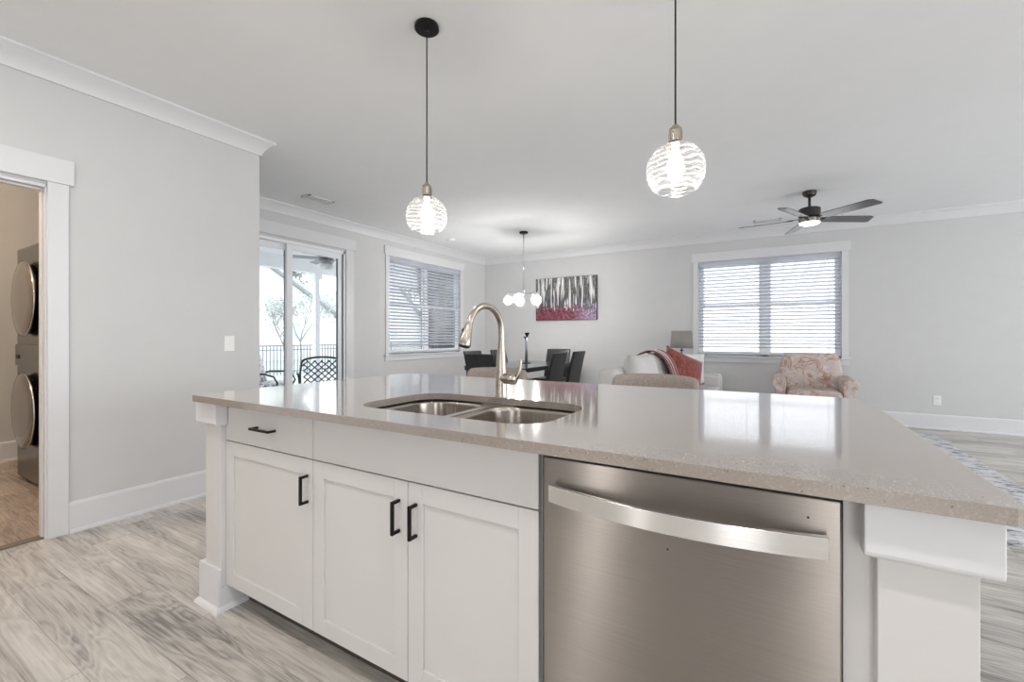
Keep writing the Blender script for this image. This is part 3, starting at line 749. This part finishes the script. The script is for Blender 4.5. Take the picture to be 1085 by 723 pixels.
dr = obj('drawer', B(XC[0]+gp, XC[1]-gp, FYD, FYD+.02, .7205, .864), CAB, t, world=True, bevel=.0015); pull(dr, (-1.703, .797), False, .13)
bm = bmesh.new(); shaker(bm, XC[0]+gp, XC[1]-gp, .104, .7165); dr = obj('door', bm, CAB, t, world=True, bevel=.0012); pull(dr, (-1.441, .610))
t = thing('sink_cabinet', 'wide white island cabinet with two doors and a plain panel below the sink', 'cabinet', ((XC[1]+XC[2])/2, 1.3, 0), group='white island cabinets')
obj('body', B((XC[1], XC[2], FYD+.021, FYD+.035, .10, .876), (XC[1], XC[1]+.016, FYD+.035, 1.62, .10, .876), (XC[2]-.016, XC[2], FYD+.035, 1.62, .10, .876),
    (XC[1]+.016, XC[2]-.016, FYD+.035, 1.62, .10, .116), (XC[1]+.016, XC[2]-.016, 1.605, 1.62, .116, .876)), CAB, t, world=True)
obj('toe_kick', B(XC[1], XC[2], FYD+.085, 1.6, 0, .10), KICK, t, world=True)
obj('false_front', B(XC[1]+gp, XC[2]-gp, FYD, FYD+.02, .7205, .864), CAB, t, world=True, bevel=.0015)
xm = (XC[1]+XC[2])/2+.005
for a, b, px_ in ((XC[1]+gp, xm-gp*.8, xm-.035), (xm+gp*.8, XC[2]-gp, xm+.035)):
    bm = bmesh.new(); shaker(bm, a, b, .104, .7165); dr = obj('door', bm, CAB, t, world=True, bevel=.0012); pull(dr, (px_, .607))

# dishwasher
t = thing('dishwasher', 'stainless steel dishwasher with a curved bar handle built into the island', 'dishwasher', (-.187, 1.3, 0))
obj('tub', B(-.497, .112, FYD+.025, 1.60, .09, .872), DARK, t, world=True)
obj('toe_panel', B(-.49, .105, FYD+.07, FYD+.09, 0, .095), DARK, t, world=True)
dd = obj('door', B(-.489, .113, FYD-.004, FYD+.025, .10, .859), STEEL, t, world=True, bevel=.003)
bm = bmesh.new(); n = 28; hx0, hx1 = -.463, .092
vo = []
for i in range(n+1):
    s = i/n; x = hx0+(hx1-hx0)*s; y = FYD-.030-.040*(1-(2*s-1)**2); vo.append([bm.verts.new((x, yy, z)) for yy, z in ((y, .759), (y-.001, .801), (y+.012, .801), (y+.012, .759))])
for a, b in zip(vo, vo[1:]):
    for k in range(4): bm.faces.new((a[k], a[(k+1) % 4], b[(k+1) % 4], b[k]))
bm.faces.new(vo[0]); bm.faces.new(vo[-1])
for x in (hx0+.012, hx1-.030): box(bm, x, x+.018, FYD-.028, FYD-.004, .766, .794)
obj('handle', bm, STEELH, dd, world=True, bevel=.0015, smooth=True, auto=25)
for (x, z) in ((.062, .822), (-.19, .70)):
    bm = bmesh.new(); lathe(bm, [(.002, 0), (.002, .0012)], 12, (x, FYD-.004, z), My); obj('indicator_light', bm, DARK, dd, world=True)

# posts
def post(name, x0, x1, label, fill=None, left=True):
    t = thing(name, label, 'post', ((x0+x1)/2, 1.03, 0), group='white island corner posts')
    y0 = .970; y1 = 1.09
    obj('shaft', B(x0, x1, y0, y1, 0, CB), CAB, t, world=True, bevel=.002)
    # cap block with a rounded lower front edge
    y1c = .988; bm = bmesh.new(); cx0, cx1 = x0-.022, x1+.020
    pr = [(y1c, CB), (.940, CB), (.940, .798), (.942, .791), (.948, .787), (y1c, .787)]
    a = [bm.verts.new((cx0, *p)) for p in pr]; b = [bm.verts.new((cx1, *p)) for p in pr]
    bm.faces.new(a); bm.faces.new(b)
    for i in range(len(pr)): bm.faces.new((a[i], a[(i+1) % len(pr)], b[(i+1) % len(pr)], b[i]))
    obj('cap', bm, TRIM, t, world=True, bevel=.003)
    # base: tall board in front and on the outside, low board on the cabinet side, shoe moulding
    ix = x1 if left else x0; ox = x0 if left else x1; sg = 1 if left else -1
    xa, xb = min(ix+sg*.008, ox-sg*.03), max(ix+sg*.008, ox-sg*.03)
    bs = obj('base', B((xa, xb, .957, y0, 0, .178), (min(ox, ox-sg*.03), max(ox, ox-sg*.03), y0, y1, 0, .178), (min(ix, ix+sg*.008), max(ix, ix+sg*.008), y0, 1.062, 0, .098)), TRIM, t, world=True, bevel=.0015)
    bm = bmesh.new()
    path = [(ix+sg*.008, 1.075), (ix+sg*.008, .957), (ox-sg*.03, .957), (ox-sg*.03, y1)]
    if not left: path = path[::-1]
    # profile pointing outward of the post
    P = [(0, 0), (.016, 0), (.013, .009), (.005, .018), (0, .02)]
    sweep(bm, P, [(x, y) for x, y in (path[::-1] if True else path)])
    obj('shoe_moulding', bm, TRIM, bs, world=True)
    if fill: obj('filler_strip', B(fill[0], fill[1], 1.0, 1.02, .0, CB), CAB, t, world=True)
    return t
post('island_post', -2.128, -2.0045, 'white square post with a stepped base at the left end of the island')
post('island_post', .160, .287, 'white square post under the right end of the island countertop', (.116, .160), False)
# back and end panels
t = thing('island_end_panel', 'white painted panel closing the left end of the island', 'panel', (-2.02, 1.35, 0))
obj('board', B(-2.03, XC[0]-.001, 1.092, 1.62, 0, CB), CAB, t, world=True); obj('kick_board', B(-2.042, -2.03, 1.092, 1.62, 0, .14), TRIM, t, world=True)
t = thing('island_back_panel', 'white painted back panel of the island facing the bar stools', 'panel', (-.93, 1.63, 0))
obj('board', B(-2.03, .18, 1.621, 1.64, 0, CB), CAB, t, world=True); obj('kick_board', B(-2.03, .18, 1.64, 1.652, 0, .14), TRIM, t, world=True)
t = thing('island_side_panel', 'white painted panel closing the right end of the island beside the dishwasher', 'panel', (.15, 1.35, 0))
obj('board', B(.162, .18, 1.092, 1.62, 0, CB), CAB, t, world=True)

# ================================================================ BAR STOOLS
def stool(loc, label):
    t = thing('bar_stool', label, 'stool', loc, 0, 'grey bar stools behind the island')
    # faces -y (towards the island)
    obj('seat', B(-.235, .235, -.40, .02, .58, .65), STOOLF, t, smooth=True, bevel=.03, seg=4)
    bm = bmesh.new(); n = 24; W = .252
    def prof(u):  # plan position of the back shell
        a = -1+2*u; x = W*math.sin(a*1.25)/math.sin(1.25); y = .06-.12*(1-math.cos(a*1.25))/(1-math.cos(1.25)); return x, y
    cols = []
    for i in range(n+1):
        u = i/n; x, y = prof(u); e = abs(2*u-1); zt = .942-.012*e*e-.045*max(0, (e-.84)/.16)**2; zb = .66
        x2, y2 = x*.86, y-.04
        ring = []
        for (fx, fy, z) in ((x*.93, y-.02, zb), (x, y+.01, (zb+zt)/2), (x, y+.015, zt-.02), (x*.985, y+.006, zt), (x*.955, y-.02, zt), (x2*1.03, y2+.005, zt-.02), (x2, y2, (zb+zt)/2), (x2, y2-.01, zb)):
            ring.append(bm.verts.new((fx, fy, z)))
        cols.append(ring)
    for a, b in zip(cols, cols[1:]):
        for k in range(8): bm.faces.new((a[k], a[(k+1) % 8], b[(k+1) % 8], b[k]))
    bm.faces.new(cols[0]); bm.faces.new(cols[-1])
    obj('backrest', bm, STOOLF, t, smooth=True, sub=1)
    for sx in (-1, 1):
        for y0, y1 in ((-.36, -.40), (-.03, .02)):
            bm = bmesh.new(); tube(bm, [(sx*.19, y0, .6), (sx*.215, y1, 0)], [.02, .014], 4); obj('leg', bm, LEATHD, t)
    for q in ((-.21, .21, -.40, -.375, .2, .225), (-.21, .21, -.012, .012, .26, .285)): obj('footrest', B(q), LEATHD, t)
    return t
st0 = stool((-1.645, 2.62, 0), 'grey fabric bar stool behind the island, its back showing behind the faucet')
dup(st0, (-.572, 2.62, 0), 0, 'grey fabric bar stool behind the island, its back showing below the red cushion')

# ================================================================ PENDANTS
def pendant(loc, label):
    t = thing('pendant_light', label, 'pendant lamp', loc, 0, 'glass globe pendants over the island')
    zc = 1.775-H
    bm = bmesh.new(); lathe(bm, [(.060, 0), (.062, -.004), (.062, -.018), (.056, -.023), (.012, -.025), (.008, -.032)], 36); obj('canopy', bm, BLACK, t, smooth=True, auto=35)
    bm = bmesh.new(); tube(bm, [(0, 0, -.025), (0, 0, zc+.16)], .0033, 8); obj('cord', bm, DARK, t, smooth=True)
    bm = bmesh.new(); lathe(bm, [(.005, zc+.172), (.012, zc+.165), (.013, zc+.158), (.022, zc+.155), (.024, zc+.148), (.022, zc+.145), (.0215, zc+.105), (.026, zc+.100), (.032, zc+.094), (.033, zc+.088)], 30); sk = obj('socket', bm, NICKEL, t, smooth=True, auto=30)
    bm = bmesh.new()
    for k in range(10):
        a = 2*PI*k/10; box(bm, .0225*math.cos(a)-.002, .0225*math.cos(a)+.002, .0225*math.sin(a)-.002, .0225*math.sin(a)+.002, zc+.107, zc+.143)
    obj('knurl', bm, NICKEL, sk)
    bm = bmesh.new(); pf = []
    for i in range(0, 41):
        a = R(17)+(R(140)-R(17))*i/40; r = .103+.0022*math.sin(i*1.9)+.001*math.sin(i*4.1); pf.append((r*math.sin(a), zc+r*.97*math.cos(a)))
    rings = lathe(bm, pf, 48, cap=False)
    for ri, ring in enumerate(rings):
        for k, v in enumerate(ring):
            a = 2*PI*k/48; q = 1+.010*math.sin(2*a+ri*.5)*math.sin(ri*.9); v.co.x *= q; v.co.y *= q
    obj('glass_globe', bm, SWIRL, t, smooth=True)
    bm = bmesh.new(); lathe(bm, [(.012, zc+.095), (.013, zc+.07), (.022, zc+.045), (.030, zc+.015), (.029, zc-.005), (.020, zc-.024), (.006, zc-.031)], 24); obj('bulb', bm, BULB, t, smooth=True)
    return t
p0 = pendant((-1.505, 1.70, H), 'clear swirled glass globe pendant on the left, its black ceiling plate in view')
dup(p0, (-.300, 1.70, H), 0, 'larger looking swirled glass globe pendant hanging on the right over the island')

def lamp(loc, e, r, col):
    l = bpy.data.lights.new('bulb_lamp', 'POINT'); l.energy = e; l.color = col; l.shadow_soft_size = r
    o = bpy.data.objects.new('bulb_lamp', l); COL.objects.link(o); o.location = loc
for x in (-1.505, -.300): lamp((x, 1.70, 1.775-.055), 7, .016, (1, .95, .88))

# unseen ceiling lights added to brighten the floor; row set by toe kick shadow
CAN = emis('fill_downlight_lens', (1.0, .92, .80), 4.0)
def fill_can(x, y, label):
    t = thing('fill_downlight', label, 'ceiling light', (x, y, H), 0, 'added recessed kitchen ceiling lights')
    bm = bmesh.new(); lathe(bm, [(.095, 0), (.095, -.004), (.075, -.006), (.072, 0)], 28); obj('trim_ring', bm, WHITEP, t, smooth=True, auto=30)
    bm = bmesh.new(); lathe(bm, [(.072, -.001), (.07, -.003), (.01, -.004)], 28); obj('lens', bm, CAN, t)
    l = bpy.data.lights.new('fill_downlight_lamp', 'AREA'); l.shape = 'DISK'; l.size = .14; l.energy = 7.0; l.color = WARM
    o = bpy.data.objects.new('fill_downlight_lamp', l); COL.objects.link(o); o.location = (x, y, H-.02)
for x in (-2.5, -1.1, .3, 1.7): fill_can(x, .10, 'added round recessed ceiling light, out of view, over the kitchen floor in front of the island')

# ================================================================ CHANDELIER
cx_, cy_ = -3.2, 5.78
t = thing('chandelier', 'slim chrome chandelier with clear glass globes over the dining table', 'chandelier', (cx_, cy_, H))
zc = 1.72-H
bm = bmesh.new(); lathe(bm, [(.065, 0), (.065, -.02), (.055, -.028), (.01, -.03)], 28); obj('canopy', bm, BLACK, t, smooth=True, auto=35)
bm = bmesh.new(); tube(bm, [(0, 0, -.03), (0, 0, zc+.08)], .007, 8); obj('rod', bm, CHROME, t, smooth=True)
bm = bmesh.new(); lathe(bm, [(.01, zc+.12), (.022, zc+.105), (.022, zc+.07), (.01, zc+.06)], 20); obj('hub', bm, CHROME, t, smooth=True)
rv = Vector((math.cos(.5323), math.sin(.5323), 0)); fv = Vector((-math.sin(.5323), math.cos(.5323), 0))
for k in range(5):
    a = R(32+72*k); d = rv*math.cos(a)+fv*math.sin(a); e = d*.235
    bm = bmesh.new(); tube(bm, [(0, 0, zc+.088), (e.x*.9, e.y*.9, zc+.092), (e.x, e.y, zc+.085)], .006, 8); tube(bm, [(e.x, e.y, zc+.09), (e.x, e.y, zc+.045)], .016, 12); ar = obj('arm', bm, CHROME, t, smooth=True, auto=50)
    bm = bmesh.new(); pf = [(.075*math.sin(R(15+150*i/16)), zc-.005+.075*math.cos(R(15+150*i/16))) for i in range(17)]; lathe(bm, pf, 28, (e.x, e.y, 0), cap=False); obj('glass_globe', bm, SWIRL, ar, smooth=True)
    bm = bmesh.new(); lathe(bm, [(.01, zc+.045), (.018, zc+.03), (.020, zc+.018), (.012, zc+.006), (.003, zc+.003)], 16, (e.x, e.y, 0)); obj('bulb', bm, BULB, ar, smooth=True)
    lamp((cx_+e.x, cy_+e.y, H+zc-.022), 13, .016, (1, .98, .96))

# ================================================================ CEILING FAN
t = thing('ceiling_fan', 'dark bronze five blade ceiling fan with a round light in the living area', 'ceiling fan', (.375, 5.76, H))
bm = bmesh.new(); lathe(bm, [(.068, 0), (.068, -.012), (.06, -.045), (.03, -.062), (.014, -.065)], 32); obj('canopy', bm, BRONZE, t, smooth=True, auto=35)
bm = bmesh.new(); lathe(bm, [(.013, -.06), (.013, -.18)], 14); obj('downrod', bm, BRONZE, t, smooth=True)
bm = bmesh.new(); lathe(bm, [(.016, -.165), (.03, -.172), (.085, -.18), (.102, -.19), (.102, -.275), (.09, -.285), (.05, -.288)], 40); obj('motor_housing', bm, BRONZE, t, smooth=True, auto=35)
bm = bmesh.new(); lathe(bm, [(.06, -.288), (.098, -.294), (.103, -.30), (.103, -.335), (.098, -.34)], 40); obj('light_ring', bm, NICKEL, t, smooth=True, auto=35)
bm = bmesh.new(); lathe(bm, [(.096, -.34), (.092, -.352), (.07, -.362), (.03, -.367), (.004, -.368)], 40); obj('light_diffuser', bm, FANLIGHT, t, smooth=True)
BLADE = plain('fan_blade', (84, 82, 82), .22, var=.05, spec=.7)
for k in range(5):
    a = R(31+72*k); M = Matrix.Rotation(a, 4, 'Z') @ Matrix.Translation((0, 0, -.298)) @ Matrix.Rotation(R(-13), 4, 'X')
    bm = bmesh.new(); o_ = [(.15, -.055), (.20, -.062), (.62, -.072), (.665, -.050), (.685, .05), (.665, .066), (.20, .062), (.15, .05)]
    tp = [bm.verts.new((x, y, .004)) for x, y in o_]; bt = [bm.verts.new((x, y, -.004)) for x, y in o_]
    bm.faces.new(tp); bm.faces.new(bt)
    for i in range(len(o_)): bm.faces.new((tp[i], tp[(i+1) % len(o_)], bt[(i+1) % len(o_)], bt[i]))
    bmesh.ops.transform(bm, matrix=M, verts=bm.verts); bl = obj('blade', bm, BLADE, t)
    bm = bmesh.new(); box(bm, .05, .19, -.022, .022, .004, .011); box(bm, .16, .21, -.04, .04, .004, .009); bmesh.ops.transform(bm, matrix=M, verts=bm.verts); obj('blade_iron', bm, BRONZE, bl)

# ================================================================ WALL ART
t = thing('wall_painting', 'birch forest painting with red undergrowth on the far grey wall', 'painting', (-3.235, YB, 1.862))
obj('canvas', B(-.605, .605, -.038, -.002, -.395, .395), plain('canvas_edge', (52, 48, 58), .7), t, bevel=.002)
obj('picture', B(-.60, .60, -.0395, -.038, -.390, .390), ART, t)

# ================================================================ DINING
GLASS = plain('table_glass', (70, 78, 82), .04, 0, spec=.8)
def tabletop():
    k = N('tinted_glass'); k.b.inputs['Base Color'].default_value = (*lin((90, 96, 100)), 1); k.b.inputs['Roughness'].default_value = .03
    f = k.noise(k.obj(), 3, 2); k.l(k.ramp(f, [(.3, (.02,)*3), (.7, (.05,)*3)]), k.b.inputs['Roughness']); k.b.inputs['Alpha'].default_value = .75; return k.m
t = thing('dining_table', 'dark dining table with a glass top among black leather chairs', 'dining table', (-3.15, 5.68, 0))
obj('glass_top', B(-.48, .48, -.83, .83, .748, .76), tabletop(), t, bevel=.003)
obj('apron', B((-.47, .47, -.82, -.76, .70, .748), (-.47, .47, .76, .82, .70, .748), (-.47, -.41, -.76, .76, .70, .748), (.41, .47, -.76, .76, .70, .748)), LEATHD, t)
for sx in (-1, 1):
    for sy in (-1, 1):
        obj('leg', B(sx*.42-.035, sx*.42+.035, sy*.77-.035, sy*.77+.035, 0, .70), LEATHD, t, bevel=.004)
def dchair(loc, rz, label):
    t = thing('dining_chair', label, 'chair', loc, rz, 'black leather dining chairs')
    # faces +x, back at -x side, origin at seat centre
    obj('seat', B(-.2, .24, -.225, .225, .40, .48), LEATH, t, smooth=True, bevel=.018, seg=3)
    bm = bmesh.new(); n = 8; a = []
    for i in range(n+1):
        v = i/n; z = .38+v*.57; x = -.20-.10*v-.03*v*v; th = .055-.02*v; hw = .225-.01*v
        a.append([bm.verts.new(q) for q in ((x-th/2, -hw, z), (x+th/2, -hw, z), (x+th/2+.006, 0, z), (x+th/2, hw, z), (x-th/2, hw, z), (x-th/2-.006, 0, z))])
    for p, q in zip(a, a[1:]):
        for k in range(6): bm.faces.new((p[k], p[(k+1) % 6], q[(k+1) % 6], q[k]))
    bm.faces.new(a[0]); bm.faces.new(a[-1]); bk = obj('backrest', bm, LEATH, t, smooth=True, auto=35, bevel=.01, seg=3)
    bm = bmesh.new()
    for s in (-1, 1): tube(bm, [(-.2-.10*v-.03*v*v+.024, s*.165, .50+v*.43) for v in (0, .5, 1)], .003, 6)
    obj('seam', bm, LEATHD, bk)
    for sx, sy in ((-.19, -.19), (-.19, .19), (.2, -.19), (.2, .19)):
        bm = bmesh.new(); tube(bm, [(sx, sy, .41), (sx*1.08, sy, 0)], [.026, .018], 4); obj('leg', bm, LEATHD, t)
    return t
c0 = dchair((-3.07, 4.74, 0), R(90), 'black leather dining chair seen from behind at the near end of the table')
dup(c0, (-2.70, 5.27, 0), R(180), 'black leather dining chair on the right side of the table, the nearer one')
dup(c0, (-2.74, 6.05, 0), R(180), 'black leather dining chair on the right side of the table, farther and rightmost')
dup(c0, (-3.15, 6.62, 0), R(-90), 'black leather dining chair facing the camera at the far end of the table')
dup(c0, (-3.55, 5.40, 0), 0, 'black leather dining chair on the window side, its top peeking over the near end chair')
dup(c0, (-3.55, 6.12, 0), 0, 'black leather dining chair on the window side, partly hidden behind the faucet neck')
t = thing('candle_holder', 'tall clear glass candle holder with a dark top on the dining table', 'candle holder', (-3.2, 5.86, .76))
bm = bmesh.new(); lathe(bm, [(.07, 0), (.07, .008), (.02, .016), (.018, .02)], 28); obj('foot', bm, BLACK, t, smooth=True, auto=35)
SM = plain('smoked_glass', (150, 155, 160), .06, .5)
bm = bmesh.new()
for q in ((.014, 0), (-.014, .01)): tube(bm, [(q[0], q[1], .015), (q[0], q[1], .40-(.03 if q[0] < 0 else 0))], .012, 10)
obj('stem', bm, SM, t, smooth=True)
bm = bmesh.new(); lathe(bm, [(.012, .39), (.016, .41), (.04, .455), (.042, .465), (.03, .46)], 20, (.014, 0, 0)); lathe(bm, [(.012, .355), (.016, .37), (.034, .40), (.034, .408)], 20, (-.014, .01, 0)); obj('cup', bm, BLACK, t, smooth=True)

# ================================================================ LIVING
o = obj('area_rug', B(-1.2, 1.67, 3.5, 6.93, 0, .012), RUG, bevel=.004); tag(center(o), 'large white and grey distressed rug under the living room seating', 'rug')
# sofa (faces +x), back on the left, far arm by the window wall
t = thing('sofa', 'cream fabric sofa seen side on in front of the window wall', 'sofa', (-.98, 5.5, .012))
Z0 = .012
obj('base', B(-1.40, -.62, 4.30, 6.66, .14, .34), SOFAF, t, world=True, smooth=True, bevel=.02, seg=3)
bm = bmesh.new(); box(bm, -1.48, -1.28, 4.18, 6.78, .14, .84); obj('back', bm, SOFAF, t, world=True, smooth=True, bevel=.05, seg=4)
for y0, y1 in ((4.14, 4.34), (6.60, 6.80)):
    ar = obj('arm', B(-1.44, -.57, y0, y1, .13, .645), SOFAF, t, world=True, smooth=True, bevel=.045, seg=4)
    bm = bmesh.new(); pts = [(-.572, .16)]+[(-.572, .56)]+[(-.622+.05*math.cos(R(a)), .598+.05*math.sin(R(a))) for a in (15, 45, 75)]+[(-1.2, .648)]
    tube(bm, [(x, y0+.02 if y0 > 5 else y1-.02, z) for x, z in pts], .006, 6); obj('piping', bm, SOFAP, ar, world=True, smooth=True)
for y0, y1 in ((4.345, 5.08), (5.09, 5.84), (5.85, 6.595)):
    obj('seat_cushion', B(-1.30, -.58, y0, y1, .34, .49), SOFAF, t, world=True, smooth=True, bevel=.04, seg=4)
for k, yc in enumerate((4.72, 5.46, 6.22)):
    bm = bmesh.new(); pillow(bm, .74, .50, .26, Matrix.Translation((-1.16, yc, .735)) @ Matrix.Rotation(R(-14), 4, 'Y') @ Matrix.Rotation(R(90), 4, 'Z'), pw=4)
    obj('back_cushion', bm, SOFAF, t, world=True, smooth=True)
for x in (-1.40, -.66):
    for y in (4.25, 6.7): obj('foot', B(x-.03, x+.03, y-.03, y+.03, .012, .14), LEATHD, t, world=True)
# throw blanket over the back cushions
bm = bmesh.new(); n = 22; rows = []
pth = [(-1.50, .45), (-1.505, .70), (-1.49, .83), (-1.43, .87), (-1.34, .93), (-1.24, 1.00), (-1.14, .985), (-1.06, .93), (-1.00, .84), (-.965, .74), (-.94, .63), (-.92, .53)]
for (x, z) in pth:
    rows.append([bm.verts.new((x+.008*math.sin(j*1.3), 5.12+.5*j/n+(x+1.2)*.1, z+.008+.006*math.sin(j*.9))) for j in range(n+1)])
for a, b in zip(rows, rows[1:]):
    for j in range(n): bm.faces.new((a[j], a[j+1], b[j+1], b[j]))
o = obj('throw_blanket', bm, THROW, smooth=True, solid=.008, sub=1); tag(center(o), 'striped burgundy and cream throw draped over the sofa back', 'blanket')
bm = bmesh.new(); pillow(bm, .58, .58, .20, Matrix.Identity(4))
o = obj('throw_pillow', bm, RED, smooth=True); o.matrix_world = Matrix.Translation((-.95, 5.87, .69)) @ Matrix.Rotation(R(52), 4, 'Z') @ Matrix.Rotation(R(-18), 4, 'X') @ Matrix.Rotation(R(24), 4, 'Y')
tag(o, 'rust red velvet cushion standing against the back of the sofa', 'cushion')
bm = bmesh.new(); pillow(bm, .42, .44, .15, Matrix.Identity(4))
o = obj('throw_pillow', bm, SOFAP, smooth=True); o.matrix_world = Matrix.Translation((-.98, 6.50, .715)) @ Matrix.Rotation(R(8), 4, 'Z') @ Matrix.Rotation(R(12), 4, 'X')
tag(o, 'plain white cushion leaning on the far arm of the sofa', 'cushion')
bm = bmesh.new(); box(bm, -.12, .12, -.08, .08, 0, .03)
# side table and lamp behind the sofa end
t = thing('side_table', 'small dark side table behind the far end of the sofa', 'side table', (-1.16, 7.08, 0))
bm = bmesh.new(); lathe(bm, [(.20, .565), (.205, .57), (.205, .585), (.20, .59)], 32); obj('top', bm, LEATHD, t, smooth=True, auto=35)
bm = bmesh.new(); lathe(bm, [(.13, 0), (.13, .02), (.03, .035), (.02, .06), (.02, .565)], 24); obj('pedestal', bm, LEATHD, t, smooth=True, auto=35)
t = thing('table_lamp', 'table lamp with a grey linen drum shade left of the living room window', 'table lamp', (-1.16, 7.08, .59))
bm = bmesh.new(); lathe(bm, [(.075, 0), (.075, .012), (.03, .02), (.012, .035), (.010, .15), (.022, .17), (.010, .19), (.009, .35), (.028, .36), (.028, .37), (.008, .38), (.008, .50)], 24); obj('base', bm, BRONZE, t, smooth=True, auto=40)
bm = bmesh.new(); lathe(bm, [(.165, .40), (.145, .66)], 36, cap=False); obj('lamp_shade', bm, SHADE, t, smooth=True, solid=.003)

# armchair (faces -y)
t = thing('armchair', 'paisley patterned upholstered armchair below the living room window', 'armchair', (.46, 6.72, .012))
obj('base', B(-.36, .36, -.36, .34, .12, .34), FLORAL, t, smooth=True, bevel=.02, seg=3)
obj('seat_cushion', B(-.275, .275, -.42, .22, .34, .50), FLORAL, t, smooth=True, bevel=.05, seg=4)
bm = bmesh.new(); n = 10; a = []
for i in range(n+1):
    v = i/n; z = .34+v*.60; y = .17+.12*v; hw = .30+.04*math.sin(PI*min(1, v*1.1))+.015*v; th = .10
    e = max(0, (v-.88)/.12); z -= .01*e; th = .10*(1-.35*e*e); hw -= .02*e*e
    ring = []
    for j in range(16):
        q = 2*PI*j/16; cx2 = math.copysign(abs(math.cos(q))**.35, math.cos(q)); sy2 = math.copysign(abs(math.sin(q))**.6, math.sin(q))
        ring.append(bm.verts.new((hw*cx2, y+th*sy2, z)))
    a.append(ring)
for p, q in zip(a, a[1:]):
    for k in range(16): bm.faces.new((p[k], p[(k+1) % 16], q[(k+1) % 16], q[k]))
bm.faces.new(a[0]); bm.faces.new(a[-1]); obj('backrest', bm, FLORAL, t, smooth=True, bevel=.02, seg=3, auto=50)
for s in (-1, 1):
    bm = bmesh.new(); pf = []
    for (x, z) in ((.29, .13), (.40, .13), (.40, .50), (.425, .53), (.435, .575), (.42, .625), (.385, .65), (.34, .65), (.30, .63), (.28, .58), (.285, .52)): pf.append((s*x, z))
    p = [bm.verts.new((x, -.34, z)) for x, z in pf]; q = [bm.verts.new((x, .25, z+.01)) for x, z in pf]
    bm.faces.new(p); bm.faces.new(q)
    for i in range(len(pf)): bm.faces.new((p[i], p[(i+1) % len(pf)], q[(i+1) % len(pf)], q[i]))
    obj('arm', bm, FLORAL, t, smooth=True, bevel=.015, seg=3, auto=50)
for x in (-.31, .31):
    for y in (-.31, .29):
        bm = bmesh.new(); tube(bm, [(x, y, .13), (x, y, 0)], [.025, .018], 8); obj('leg', bm, LEATHD, t)
